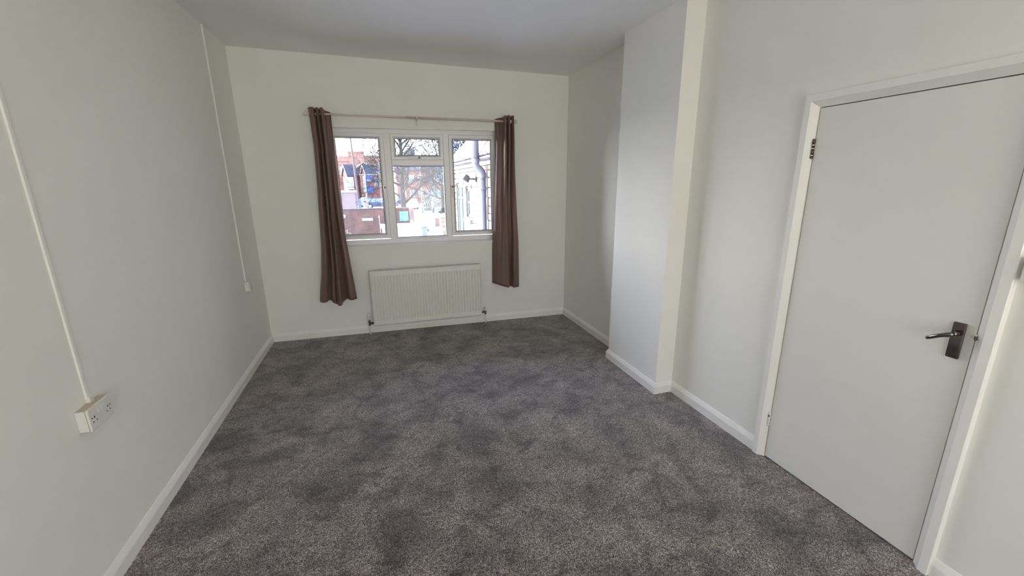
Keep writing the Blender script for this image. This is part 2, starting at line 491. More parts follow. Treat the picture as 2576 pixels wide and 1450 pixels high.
# skirting boards: one mitred profile run round the room
SK = [(0, 0), (.018, 0), (.018, .056), (.0165, .062), (.0065, .084), (.0045, .087), (0, .088)]
ARY1, ARY0 = 1.740, .838          # outer edges of the door architrave
path = [Vector((XL, REAR, 0)), A.copy(), B.copy(), Vector((XA, YF, 0)), Vector((BX, YF, 0)), Vector((BX, YN, 0)), Vector((XR, YN, 0)), Vector((XR, ARY1, 0))]
def skirt(pth, names, labels):
    nrm = []
    for i in range(len(pth) - 1):
        d = (pth[i + 1] - pth[i]).normalized(); nrm.append(Vector((d.y, -d.x, 0)))
    mit = []
    for i in range(len(pth)):
        if i == 0: mit.append(nrm[0])
        elif i == len(pth) - 1: mit.append(nrm[-1])
        else:
            b = nrm[i - 1] + nrm[i]
            mit.append(b * (2 / b.length_squared))
    for i in range(len(pth) - 1):
        mb = MB()
        rings = [[pth[j] + mit[j] * (p[0]) + Vector((0, 0, p[1])) for p in SK] for j in (i, i + 1)]
        mb.loft(rings, True, True, False)
        fix_normals(obj(names[i], mb, M['gloss'], label=labels[i], cat='skirting board', kind='structure'))
skirt(path, ['baseboard_left', 'baseboard_back', 'baseboard_alcove', 'baseboard_breast_far', 'baseboard_breast_face', 'baseboard_breast_near', 'baseboard_right'],
      ['white skirting board along the left wall', 'white skirting board under the radiator', 'white skirting board in the alcove', 'white skirting return on the far side of the chimney breast',
       'white skirting board along the face of the chimney breast', 'short white skirting return on the near side of the chimney breast', 'white skirting board between chimney breast and door'])
skirt([Vector((XR, ARY0, 0)), Vector((XR, REAR, 0))], ['baseboard_right_near'], ['white skirting board on the near side of the door'])

# ------------------------------------------------------------------ window
win, off = wthing('window_1', 1.65, -.09, .992, 'white plastic three light window with small top light in the middle', 'window', kind='structure')
def ring(name, u_0, u_1, z_0, z_1, prof, parent, material, pname):
    """mitred frame: prof = [(inset from the outer edge, local y)], first to last; four rails"""
    crn = lambda d, y: [(u_0 + d, y, z_0 + d), (u_1 - d, y, z_0 + d), (u_1 - d, y, z_1 - d), (u_0 + d, y, z_1 - d)]
    R = [crn(*p) for p in prof]
    for k in range(4):
        mb = MB(off)
        mb.loft([[r[k] for r in R], [r[(k + 1) % 4] for r in R]], True, True, False)
        fix_normals(obj(pname, mb, material, parent))
FY, FB = .095, .15      # local y of frame front and back
ring('frame', HU0, HU1, .992, HZ1, [(0, FB), (0, FY), (.043, FY), (.05, FY + .006), (.05, FB)], win, M['upvc'], 'frame_rail')
def bar(name, u_0, u_1, z_0, z_1, y0=FY, y1=FB, bev=.005):
    mb = MB(off); mb.box(u_0, u_1, y0, y1, z_0, z_1)
    return obj(name, mb, M['upvc'], win, bev)
def mullion(uc, half):
    mb = MB(off)
    z_0, z_1 = 1.0, 2.185
    k = half * .75
    def ringz(y, h): return [(uc - h, y, z_0 + 0.045), (uc, y, z_0 + .0), (uc + h, y, z_0 + .045), (uc + h, y, z_1 - .04), (uc, y, z_1), (uc - h, y, z_1 - .04)]
    mb.loft([ringz(FB, half), ringz(FY - .001, half), ringz(FY - .007, half - .006)], True, True, False)
    fix_normals(obj('mullion', mb, M['upvc'], win))
mullion(1.3435, .036); mullion(1.9645, .0315)
bar('transom', 1.378, 1.934, 1.825, 1.888)
bar('inner_bead', 1.375, 1.385, 1.05, 1.83, FY + .002); bar('inner_bead', 1.927, 1.937, 1.05, 1.83, FY + .002)
bar('inner_bead', 1.38, 1.93, 1.040, 1.052, FY + .002); bar('inner_bead', 1.38, 1.93, 1.822, 1.83, FY + .002)
GY = .112
def pane(u_0, u_1, z_0, z_1, name='pane'):
    g = MB(off); g.box(u_0 - .004, u_1 + .004, GY, GY + .004, z_0 - .004, z_1 + .004)
    o = obj(name, g, M['glass'], win)
    k = MB(off); t = .0045
    for b in ((u_0, u_0 + t, z_0, z_1), (u_1 - t, u_1, z_0, z_1), (u_0 + t, u_1 - t, z_0, z_0 + t), (u_0 + t, u_1 - t, z_1 - t, z_1)):
        k.box(b[0], b[1], GY - .004, GY - .0005, b[2], b[3])
    obj('gasket', k, M['gasket'], win)
def sash(u_0, u_1, z_0, z_1, border):
    y = FY - .010
    ring('sash', u_0, u_1, z_0, z_1, [(0, FB - .02), (0, y + .004), (.004, y), (border - .017, y), (border, GY - .003), (border, FB - .02)], win, M['upvc'], 'sash_rail')
    pane(u_0 + border, u_1 - border, z_0 + border, z_1 - border)
sash(.782, 1.3085, 1.052, 2.152, .049)
sash(1.379, 1.934, 1.886, 2.150, .047)
sash(1.995, 2.515, 1.049, 2.147, .048)
pane(1.383, 1.930, 1.052, 1.822)
def win_handle(u, z, vertical=True, flip=1):
    y = FY - .010
    mb = MB(off)
    mb.box(u - .014, u + .014, y - .016, y, z - .022, z + .022) if vertical else mb.box(u - .022, u + .022, y - .016, y, z - .014, z + .014)
    h = obj('window_handle', mb, M['upvc'], win, .004)
    mb = MB(off)
    if vertical: mb.box(u - .010, u + .008, y - .030, y - .016, z - .115, z + .012)
    else: mb.box(u - .115, u + .012, y - .030, y - .016, z - .010, z + .008)
    obj('lever', mb, M['upvc'], h, .004).location = (0, 0, 0)
    mb = MB(off); mb.lathe((u + .002, y - .036, z), (0, 1, 0), [(0, .003), (0, .010), (.008, .010)], 12)
    fix_normals(obj('lock_button', mb, M['bronze'], h, label='dark round key lock'))
win_handle(1.287, 1.60); win_handle(1.668, 1.909, False); win_handle(2.016, 1.60)
# sill board
mb = MB(off)
mb.prism([(HU0 - .03, -.016, .966), (HU0 - .03, -.016, .984), (HU0 - .03, -.010, .989), (HU0 - .03, .10, .993), (HU0 - .03, .10, .966)], (HU1 - HU0 + .06, 0, 0))
sl = fix_normals(obj('window_sill', mb, M['sill'], win))

# ------------------------------------------------------------------ curtains on a pole
pole, off = wthing('curtain_pole', 1.66, .0, 2.29, 'thin cream metal curtain pole above the window with ball ends', 'curtain pole')
def rodz(u): return 2.3015 - .0105 * (u - .62)
RW = -.088
mb = MB(off); mb.tube([(.625, RW, rodz(.625)), (1.57, RW, rodz(1.57))], .0095, 12)
obj('pole_tube', mb, M['rod2'], pole, label='thinner left half of the pole')
mb = MB(off); mb.tube([(1.55, RW, rodz(1.55)), (2.70, RW, rodz(2.70))], .0115, 12)
obj('pole_tube', mb, M['rod'], pole, label='thicker right half of the pole')
for u in (.615, 2.712):
    mb = MB(off); mb.ball((u, RW, rodz(u)), .0215); d = 1 if u < 1 else -1
    mb.tube([(u + d * .012, RW, rodz(u)), (u + d * .034, RW, rodz(u))], [.012, .0135], 12)
    obj('finial', mb, M['rod2'], pole)
for u in (.672, 1.66, 2.655):
    mb = MB(off)
    mb.box(u - .010, u + .010, -.006, 0, rodz(u) - .066, rodz(u) + .022)
    mb.box(u - .006, u + .006, RW + .004, -.006, rodz(u) - .024, rodz(u) - .014)
    mb.tube([(u - .008, RW, rodz(u)), (u + .008, RW, rodz(u))], .0165, 14)
    obj('bracket', mb, M['rod2'], pole, .002)

def lerp_tab(tab, z):
    """tab: [(z, value)] with z descending"""
    if z >= tab[0][0]: return tab[0][1]
    for (z1, v1), (z2, v2) in zip(tab, tab[1:]):
        if z >= z2: return v1 + (v2 - v1) * (z1 - z) / (z1 - z2)
    return tab[-1][1]
def spline(ks, s):
    """smooth interpolation through keys (s, ...) """
    for i in range(len(ks) - 1):
        if s <= ks[i + 1][0]:
            p0 = ks[max(i - 1, 0)]; p1 = ks[i]; p2 = ks[i + 1]; p3 = ks[min(i + 2, len(ks) - 1)]
            t = (s - p1[0]) / (p2[0] - p1[0])
            t2, t3 = t * t, t * t * t
            out = []
            for c in range(1, len(p1)):
                m1 = (p2[c] - p0[c]) / max(p2[0] - p0[0], 1e-6) * (p2[0] - p1[0]); m2 = (p3[c] - p1[c]) / max(p3[0] - p1[0], 1e-6) * (p2[0] - p1[0])
                out.append((2 * t3 - 3 * t2 + 1) * p1[c] + (t3 - 2 * t2 + t) * m1 + (-2 * t3 + 3 * t2) * p2[c] + (t3 - t2) * m2)
            return out
    return list(ks[-1][1:])
def curtain(name, label, u_c, top_keys, bot_keys, ltab, rtab, ztop, zbot, seed, eyes):
    """top_keys / bot_keys: [(s, fraction of width, depth w)] of the folds at heading and hem"""
    root, off = wthing(name, u_c, .09, zbot(0.5), label, 'curtain', group='brown curtains at the window')
    NS, NZ = 150, 60
    mb = MB(off)
    rows = []
    for j in range(NZ + 1):
        q = j / NZ
        row = []
        for i in range(NS + 1):
            s = i / NS
            zt, zb = ztop(s), zbot(s)
            z = zt + (zb - zt) * q
            a = spline(top_keys, s); b = spline(bot_keys, s)
            k = min(1, max(0, (q - .02) / .98)); k = k * k * (3 - 2 * k) * .5 + k * .5
            fr = a[0] + (b[0] - a[0]) * k
            w = a[1] + (b[1] - a[1]) * k
            uL, uR = lerp_tab(ltab, z), lerp_tab(rtab, z)
            u = uL + (uR - uL) * fr
            nz = noise.noise(Vector((s * 9 + seed, z * 2.3, seed * 1.7)))
            n2 = noise.noise(Vector((s * 30 + seed, z * 9, 4.1)))
            amp = min(1, q * 6)
            u += (.006 * nz) * amp * math.sin(PI * min(1, max(0, fr)))
            w = .086 + (w - .086) * (1.4 - .35 * q)
            w += (.010 * nz + .0022 * n2) * amp
            row.append((u, -max(w, .012), z))
        rows.append(row)
    mb.loft(rows, False, False, True)
    cl = obj('cloth', mb, M['curtain'], root)
    sd = cl.modifiers.new('thick', 'SOLIDIFY'); sd.thickness = .0025; sd.offset = 0
    for u, w, z, rot in eyes:
        g = MB(off)
        ax = Vector((math.cos(rot), -math.sin(rot), 0))
        bx = Vector((math.sin(rot), math.cos(rot), 0)); up_ = Vector((0, 0, 1))
        rg = []
        for a in range(18):
            c = Vector((u, -w, z)) + bx * .019 * math.cos(2 * PI * a / 18) + up_ * .019 * math.sin(2 * PI * a / 18)
            d = (c - Vector((u, -w, z))).normalized()
            rg.append([c + (d * math.cos(2 * PI * b / 6) + ax * math.sin(2 * PI * b / 6)) * .0042 for b in range(6)])
        rg.append(rg[0])
        g.loft(rg, True, False, True)
        obj('eyelet', g, M['bronze'], root, label='dull metal ring eyelet')
    return root
# left curtain (six folds bunched at the left end of the pole, splaying to the hem)
topL = [(0, 0, .088), (.07, .14, .122), (.15, .27, .120), (.20, .30, .066), (.26, .30, .060), (.33, .40, .118), (.39, .46, .122), (.45, .50, .068), (.51, .51, .060), (.58, .60, .120), (.66, .70, .125), (.73, .72, .075), (.80, .76, .056), (.90, .90, .050), (1, 1.0, .052)]
botL = [(0, 0, .085), (.08, .10, .135), (.16, .20, .118), (.22, .225, .055), (.28, .285, .060), (.35, .36, .120), (.41, .42, .115), (.45, .44, .085), (.50, .50, .140), (.55, .59, .160), (.61, .62, .100), (.70, .72, .055), (.77, .76, .095), (.85, .84, .150), (.92, .93, .145), (1, 1.0, .115)]
lL = [(2.36, .643), (2.23, .650), (2.0, .657), (1.6, .643), (1.25, .625), (1.0, .610), (.75, .584), (.55, .548), (.40, .530)]
rL = [(2.36, .836), (2.05, .838), (1.85, .836), (1.6, .838), (1.25, .850), (1.0, .866), (.75, .884), (.55, .902), (.40, .910)]
curtain('curtain', 'longer brown satin curtain left of the window, flaring out at its hem', .72, topL, botL, lL, rL,
        lambda s: 2.352 - .030 * max(0, (s - .62) / .38), lambda s: .425 - .048 * math.exp(-((s - .5) / .13) ** 2) + .012 * s, 3.1,
        [(.760, .090, rodz(.76), .1), (.700, .090, rodz(.7), .1)])
topR = [(0, 0, .018), (.10, .12, .060), (.22, .36, .056), (.30, .40, .100), (.36, .42, .124), (.43, .50, .122), (.48, .53, .072), (.54, .57, .066), (.60, .63, .120), (.67, .72, .122), (.72, .75, .072), (.78, .80, .064), (.85, .87, .100), (.92, .95, .112), (1, 1.0, .095)]
botR = [(0, 0, .018), (.12, .16, .085), (.26, .30, .112), (.38, .44, .128), (.48, .55, .135), (.53, .575, .120), (.59, .60, .050), (.64, .66, .042), (.71, .73, .075), (.78, .76, .132), (.86, .86, .125), (.93, .95, .118), (1, 1.0, .085)]
lR = [(2.36, 2.492), (2.05, 2.497), (1.7, 2.482), (1.4, 2.465), (1.1, 2.447), (.9, 2.440), (.42, 2.430)]
rR = [(2.36, 2.690), (2.15, 2.694), (1.7, 2.701), (1.3, 2.716), (1.0, 2.735), (.42, 2.742)]
curtain('curtain.001', 'shorter brown satin curtain right of the window, hanging straight', 2.60, topR, botR, lR, rR,
        lambda s: 2.308 + .030 * min(1, s / .45), lambda s: .482 - .052 * min(1, s / .55) + .008 * max(0, s - .6), 8.3,
        [(2.577, .090, rodz(2.58), -.1), (2.632, .090, rodz(2.63), -.1)])

# ------------------------------------------------------------------ radiator
rad, off = wthing('radiator', 1.667, .04, .10, 'white steel panel radiator with vertical flutes under the window', 'radiator')
RU0, RU1, RZB, RZT = 1.058, 2.277, .104, .716
def tilt(mb):
    mb.v = [(x, y, z + .0088 * (x + off[0] - RU0)) for x, y, z in mb.v]
    return mb
# front panel as one pressed sheet: 36 flutes
mb = MB(off)
us = [RU0, RU0 + .006]
P0, PITCH, N = 1.0755, .03345, 36
ridge = []
for k in range(N):
    c = P0 + .009 + k * PITCH
    us += [c - .012, c - .0075, c + .0075, c + .012]
    ridge.append(k)
us += [RU1 - .006, RU1]
zs = [RZB, RZB + .006, .150, .164, .650, .664, RZT - .006, RZT]
def depth(iu, iz):
    edge = iu in (0, len(us) - 1) or iz in (0, len(zs) - 1)
    if edge: return .094
    kk = (iu - 2) % 4
    if 2 <= iu < len(us) - 2 and kk in (0, 3) and iz in (3, 4): return .0915
    return .100
G = [[mb.vert(u, -depth(i, j), z) for i, u in enumerate(us)] for j, z in enumerate(zs)]
for j in range(len(zs) - 1):
    for i in range(len(us) - 1):
        mb.face([G[j][i], G[j][i + 1], G[j + 1][i + 1], G[j + 1][i]])
# valley sheet between flutes
fp = obj('front_panel', tilt(mb), M['radiator'], rad)
sd = fp.modifiers.new('thick', 'SOLIDIFY'); sd.thickness = .0015; sd.offset = -1
mb = MB(off)
for k in range(N - 1):
    c = P0 + .009 + (k + .5) * PITCH
    mb.box(c - .0012, c + .0012, -.0998, -.089, .158, .657)
obj('flute_groove', tilt(mb), M['radiator'], rad)
for u_0, u_1 in ((RU0 - .002, RU0 + .003), (RU1 - .003, RU1 + .002)):
    mb = MB(off); mb.box(u_0, u_1, -.097, -.042, RZB + .01, RZT + .004)
    obj('side_panel', tilt(mb), M['radiator'], rad, .0015)
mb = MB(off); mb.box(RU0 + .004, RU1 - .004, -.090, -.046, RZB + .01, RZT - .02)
obj('convector', tilt(mb), M['radiator_shade'], rad)  # dark colour stands in for the shade under the grille slots
mb = MB(off)
for y0, y1 in ((-.0985, -.094), (-.048, -.042)):
    mb.box(RU0, RU1, y0, y1, RZT - .002, RZT + .005)
k = RU0
while k < RU1 - .004:
    mb.box(k, k + .0052, -.094, -.048, RZT - .001, RZT + .0045); k += .0136
obj('top_grille', tilt(mb), M['radiator'], rad)
for u in (1.25, 2.09):
    mb = MB(off); mb.box(u - .02, u + .02, -.042, -.001, .16, .66)
    obj('wall_bracket', tilt(mb), M['radiator'], rad)
# thermostatic valve on the left, lockshield on the right
vy = -.062
v, off = wthing('radiator_valve', 1.008, .062, 0, 'cream thermostatic valve on a white pipe left of the radiator', 'valve', group='radiator valves')
mb = MB(off); mb.lathe((1.008, vy, .168), (0, 0, 1), [(0, .013), (.004, .0165), (.02, .0185), (.05, .0185), (.066, .0155), (.072, .008)], 16); fix_normals(obj('valve_head', mb, M['cream'], v))
mb = MB(off); mb.lathe((1.008, vy, .103), (0, 0, 1), [(0, .009), (0, .0135), (.014, .0135), (.016, .009), (.030, .009), (.034, .013), (.052, .013), (.056, .009), (.065, .009)], 10)
mb.tube([(1.008, vy, .126), (1.030, vy, .126)], .008, 10); mb.tube([(1.028, vy, .126), (1.044, vy, .126)], .0125, 6, smooth=False); mb.tube([(1.042, vy, .126), (1.062, vy, .126)], .009, 10)
fix_normals(obj('valve_body', mb, M['brass'], v, label='dark metal valve body'))
mb = MB(off); mb.tube([(1.007, vy, -.002), (1.008, vy, .104)], .0075, 10); obj('pipe', mb, M['pipe'], v)
v, off = wthing('radiator_valve.001', 2.329, .062, 0, 'small capped valve on a white pipe right of the radiator', 'valve', group='radiator valves')
mb = MB(off); mb.lathe((2.329, vy, .155), (0, 0, 1), [(0, .011), (.004, .0125), (.03, .0115), (.038, .009), (.040, .004)], 14); fix_normals(obj('valve_cap', mb, M['plastic'], v))
mb = MB(off); mb.lathe((2.329, vy, .112), (0, 0, 1), [(0, .0125), (.012, .0125), (.014, .009), (.024, .009), (.026, .012), (.042, .012), (.044, .008)], 8)
mb.tube([(2.329, vy, .140), (2.306, vy, .140)], .008, 10); mb.tube([(2.308, vy, .140), (2.294, vy, .140)], .0125, 6, smooth=False); mb.tube([(2.296, vy, .140), (2.276, vy, .140)], .009, 10)
fix_normals(obj('valve_body', mb, M['brass'], v, label='dark metal valve body'))
mb = MB(off); mb.tube([(2.331, vy, -.002), (2.329, vy, .113)], .0075, 10); obj('pipe', mb, M['pipe'], v)

# ------------------------------------------------------------------ sockets and trunking on the left wall
def holes(root, off, yc, zc, x):
    """one UK outlet: earth above, line and neutral below"""
    mb = MB(off)
    mb.box(x, x + .0006, yc - .0022, yc + .0022, zc + .004, zc + .0125)
    mb.box(x, x + .0006, yc - .0142, yc - .0078, zc - .0115, zc - .0075)
    mb.box(x, x + .0006, yc + .0078, yc + .0142, zc - .0115, zc - .0075)
    obj('pin_hole', mb, M['hole'], root, label='dark socket holes')
def socket(name, y0, y1, z0, z1, d1, d2, label, double):
    root = thing(name, (XL, (y0 + y1) / 2, z0), label, 'socket', group='surface sockets on the left wall')
    off = (XL, (y0 + y1) / 2, z0)
    mb = MB(off); mb.box(XL, XL + d1, y0 + .002, y1 - .002, z0 + .002, z1 - .002)
    obj('back_box', mb, M['pink_top' if double else 'plastic'], root, .003, label='surface box behind the face plate')  # pinkish tan on the double socket, white on the single
    mb = MB(off); mb.box(XL + d1, XL + d2, y0, y1, z0, z1)
    obj('face_plate', mb, M['plastic'], root, .003)
    mb = MB(off); mb.box(XL + .001, XL + d1 - .002, y0 - .0006, y0 + .003, z0 + .003, z1 - .003); obj('box_side', mb, M['plastic'], root, .001)
    yc, zc = (y0 + y1) / 2, (z0 + z1) / 2
    if double:
        for s in (-1, 1):
            mb = MB(off); mb.box(XL + d2, XL + d2 + .0022, yc + s * .011 - .0085, yc + s * .011 + .0085, zc + .008, zc + .030)
            obj('rocker_switch', mb, M['plastic'], root, .001)
            holes(root, off, yc + s * .045, zc - .004, XL + d2)
            mb = MB(off); mb.lathe((XL + d2, yc + s * .060, zc + .0045), (1, 0, 0), [(0, .0028), (.0006, .0028)], 8); fix_normals(obj('screw', mb, M['hole'], root))
    else:
        mb = MB(off); mb.box(XL + d2, XL + d2 + .004, yc + .012, yc + .028, zc + .008, zc + .030); obj('rocker_switch', mb, M['sill'], root, .0015)
        holes(root, off, yc, zc - .006, XL + d2)
    return root
socket('wall_socket', 1.921, 2.071, .692, .787, .034, .0425, 'white double socket in a surface box on the left wall nearest the camera', True)
socket('wall_socket.001', 4.199, 4.284, .706, .796, .032, .041, 'small white single socket box low on the left wall by the far corner', False)
def trunk(name, y0, y1, z0, z1, d, label):
    mb = MB((XL, y0, z0)); mb.box(XL, XL + d, y0, y1, z0, z1)
    o = obj(name, mb, M['paint'], loc=(XL, y0, z0), bevel=.003, label=label, cat='cable trunking', group='cable trunking on the left wall'); return o
t1 = trunk('cable_trunking', 1.996, 2.016, .802, ceil_z(XL) - .001, .009, 'painted cable trunking running up from the double socket')
mb = MB((0, 0, 0)); mb.box(.0, .016, .001, .028, -.017, .012)
obj('trunking_end', mb, M['plastic'], t1, .002, label='white adaptor at the socket box')
trunk('cable_trunking.001', 4.222, 4.240, .796, ceil_z(XL) - .001, .012, 'painted cable trunking running from the ceiling down to the single socket')
# light switch by the near side of the door
root = thing('light_switch', (XR, .77, 1.302), 'white surface light switch beside the door at the right picture edge', 'switch')
off = (XR, .77, 1.302)
mb = MB(off); mb.box(XR - .030, XR, .737, .821, 1.304, 1.388); obj('back_box', mb, M['plastic'], root, .003)
mb = MB(off); mb.box(XR - .038, XR - .030, .736, .822, 1.303, 1.389); obj('face_plate', mb, M['plastic'], root, .003)
mb = MB(off); mb.box(XR - .043, XR - .038, .772, .786, 1.334, 1.358); obj('rocker_switch', mb, M['sill'], root, .001)

# ------------------------------------------------------------------ door
LY0, LY1, LZ0, LZ1 = .9055, 1.6725, .009, 1.9925
door = thing('door_1', (XR, (LY0 + LY1) / 2, 0), 'plain flush white door in a chamfered white architrave on the right', 'door', kind='structure')
off = (XR, (LY0 + LY1) / 2, 0)
mb = MB(off); mb.box(XR + .001, XR + .040, LY0, LY1, LZ0, LZ1)
leaf = obj('door_leaf', mb, M['door'], door, .0015)
mb = MB(off); mb.box(XR + .041, XR + .06, DY0 - .02, DY1 + .02, 0, DZ1 + .02)
obj('gap_shade_sheet', mb, M['gap_shade'], door)  # black sheet behind the leaf, stands in for shade in the gaps
AP = [(0, XR + .002), (.030, XR - .028), (.061, XR - .028), (.0635, XR - .025), (.0635, XR)]   # outwards from the opening
def arch(k):
    mb = MB(off)
    pr = []
    for d, x in AP:
        pr.append([(x, DY0 - d, 0), (x, DY0 - d, DZ1 + d), (x, DY1 + d, DZ1 + d), (x, DY1 + d, 0)])
    mb.loft([[p[k] for p in pr], [p[k + 1] for p in pr]], True, True, False)
    return fix_normals(obj('architrave', mb, M['gloss'], door))
for k in range(3): arch(k)
for nm, z0, z1, mt in (('top', 1.758, 1.842, M['bronze']), ('low', .213, .295, M['gloss'])):
    mb = MB(off)
    x, y = XR - .004, 1.6775
    for q in range(5):
        a = z0 + (z1 - z0) * q / 5
        mb.tube([(x, y, a + .0008), (x, y, a + (z1 - z0) / 5 - .0008)], .0062, 10)
    mb.ball((x, y, z1 + .001), .006); mb.ball((x, y, z0 - .001), .006)
    mb.box(XR - .002, XR + .001, y - .003, y + .003, z0 + .002, z1 - .002)
    hg = obj('hinge', mb, mt, door, label='dark worn metal hinge' if nm == 'top' else 'hinge painted white with a rust mark')
    if nm == 'low':
        r_ = MB(off); r_.tube([(x - .0004, y + .0005, z1 - .022), (x - .0004, y + .0005, z1 - .012)], .0066, 8)
        obj('rust_mark', r_, M['rust'], hg)
    else:
        r_ = MB(off)
        for q in (0, 2, 3): r_.tube([(x - .0004, y, z0 + .017 * q + .008), (x - .0004, y, z0 + .017 * q + .012)], .0066, 8)
        obj('paint_fleck', r_, M['gloss'], hg)
# lever handle
off2 = off
mb = MB(off2); mb.box(XR - .009, XR + .001, .9345, .9745, .957, 1.104)
plate = obj('handle_plate', mb, M['chrome'], door, .003, label='dark chrome lever plate with a keyhole')
mb = MB(off2)
mb.lathe((XR - .009, .953, 1.062), (-1, 0, 0), [(0, .0115), (.008, .0115), (.012, .0095), (.034, .0085)], 14)
mb.tube([(XR - .036, .953, 1.062), (XR - .046, .955, 1.0605), (XR - .050, .962, 1.057), (XR - .0495, .985, 1.046), (XR - .046, 1.010, 1.031), (XR - .042, 1.026, 1.021), (XR - .0405, 1.030, 1.0185)], [.0088, .0092, .0090, .0082, .0084, .0078, .004], 14)
obj('lever', mb, M['chrome'], plate)
mb = MB(off2); mb.lathe((XR - .0092, .9535, .998), (-1, 0, 0), [(0, .0055), (.0006, .0055)], 12); mb.box(XR - .0098, XR - .009, .9515, .9555, .982, .998)
obj('keyhole', mb, M['hole'], plate)
mb = MB(off2)
for y in (.9405, .9685):
    for z in (.964, 1.097): mb.lathe((XR - .009, y, z), (-1, 0, 0), [(0, .003), (.0007, .0026)], 8)
obj('plate_screw', mb, M['bronze'], plate)
mb = MB(off2); mb.box(XR - .006, XR + .003, .8985, .9065, 1.050, 1.072)
kp = obj('latch', mb, M['chrome'], door, .002, label='small worn metal latch end in the gap')
mb = MB(off2); mb.ball((XR - .005, .902, 1.069), .0042); obj('latch_tip', mb, M['gloss'], kp)

# ================================================================== outside the window
GZ = -2.55
def gthing(name, x, y, label, cat, **k): return thing(name, (x, y, GZ), label, cat, **k)
mb = MB(); mb.box(-90, 90, 5.06, 200, GZ - .2, GZ)
obj('ground', mb, M['tarmac'], label='pale grey tarmac road and yard outside', cat='road', kind='structure')
mb = MB(); mb.box(-6, .6, 58, 61, GZ, GZ + .04)
obj('verge', mb, M['grass'], label='strip of green grass verge beyond the brick wall', cat='grass', kind='stuff')

# --- neighbouring wing with stone wall, slate roof, tall windows
WX, WY0, WY1 = 1.63, 5.08, 9.58
wing = gthing('stone_wing', WX, (WY0 + WY1) / 2, 'sunlit pale stone wing with slate roof, close outside on the right', 'building')
off = (WX, (WY0 + WY1) / 2, GZ)
mb = MB(off)
WINS = [(8.36, 9.20, .55, 1.585), (7.68, 8.16, .99, 1.525)]
def wall_with_holes(mb, x0, x1, y0, y1, z0, z1, hs):
    ys = sorted({y0, y1, *[h[0] for h in hs], *[h[1] for h in hs]})
    for a, b in zip(ys, ys[1:]):
        h = [q for q in hs if q[0] <= a and q[1] >= b]
        if h: mb.box(x0, x1, a, b, z0, h[0][2]); mb.box(x0, x1, a, b, h[0][3], z1)
        else: mb.box(x0, x1, a, b, z0, z1)
wall_with_holes(mb, WX, WX + .35, WY0, WY1, GZ, 2.0, WINS)
mb.box(WX, 5.2, WY1 - .3, WY1, GZ, 2.0)
obj('wall', mb, M['stone_joint'], wing)
rnd = random.Random(5)
unit = []
for k, c in enumerate(((.17, .155, .135), (.15, .125, .10), (.18, .17, .155), (.13, .10, .08))):
    b_ = MB(); b_.loft([[(0, y, z) for y, z in ((-.5, -.5), (.5, -.5), (.5, .5), (-.5, .5))], [(-.7, y, z) for y, z in ((-.49, -.48), (.49, -.48), (.49, .48), (-.49, .48))], [(-1, y, z) for y, z in ((-.46, -.43), (.46, -.43), (.46, .43), (-.46, .43))]], True, True, False)
    unit.append(b_.mesh('stone', [mottle(mat('stone_%d' % k, c, .88, spec=.2), tuple(v * .88 for v in c), tuple(min(.9, v * 1.06) for v in c), 5, 4)]))
z = -.10
row = 0
while z < 1.88:
    h = rnd.choice((.11, .13, .15)); h = min(h, 1.895 - z)
    y = 5.75 + rnd.uniform(0, .2)
    while y < WY1 - .02:
        L = min(rnd.uniform(.18, .42), WY1 - y)
        clash = [w for w in WINS if y < w[1] + .02 and y + L > w[0] - .02 and z < w[3] + .02 and z + h > w[2] - .02]
        if clash:
            w = clash[0]
            if y < w[0] - .10: L = w[0] - .02 - y
            else: y = w[1] + .02; continue
        if L > .08:
            o = bpy.data.objects.new('stone', unit[rnd.choice((0, 0, 1, 2, 3))]); C.objects.link(o); o.parent = wing
            o.location = (0, y + L / 2 - off[1], z + h / 2 - off[2]); o.scale = (rnd.uniform(.010, .020), L - .012, h - .012)
        y += L
    z += h; row += 1
mb = MB(off); mb.box(WX - .03, WX + .01, WY0, WY1, 1.90, 2.02); obj('fascia', mb, M['white_out'], wing, .004)
# roof: slates laid in courses on a 44 degree slope
deck = MB(off); RP = math.radians(44); RL = 3.4
e0 = Vector((WX - .12, 0, 2.03)); sd_ = Vector((math.cos(RP), 0, math.sin(RP))); nd_ = Vector((-math.sin(RP), 0, math.cos(RP)))
deck.prism([e0 + Vector((0, WY0, 0)), e0 + Vector((0, WY0, 0)) + sd_ * RL, e0 + Vector((0, WY0, 0)) + sd_ * RL - nd_ * .08, e0 + Vector((0, WY0, 0)) - nd_ * .08], (0, WY1 - WY0 + .08, 0))
obj('roof_deck', deck, M['slate'], wing)  # dark deck colour gives the shade lines between the slates
slm = []
for c in ((.10, .10, .11), (.12, .12, .13), (.085, .085, .10)):
    b_ = MB(); b_.box(-.5, .5, -.5, .5, -.5, .5)
    slm.append(b_.mesh('slate', [mat('slate_%d' % len(slm), c, .6)]))
rot = Matrix((sd_, (0, 1, 0), nd_)).transposed().to_3x3()
for cidx in range(15):
    s0 = cidx * .20 - .02
    y = 5.6 - (cidx % 2) * .02
    while y < WY1 + .05:
        o = bpy.data.objects.new('slate', rnd.choice(slm)); C.objects.link(o); o.parent = wing
        p_ = e0 + sd_ * (s0 + .12) + nd_ * (.014 + rnd.uniform(0, .006)) + Vector((0, y + .15, 0))
        mm_ = (rot @ Matrix.Rotation(math.radians(-2.6), 3, 'Y')).to_4x4() @ Matrix.Diagonal((.225, .262, .022, 1))
        mm_.translation = p_ - Vector(off)
        o.matrix_local = mm_
        y += .30
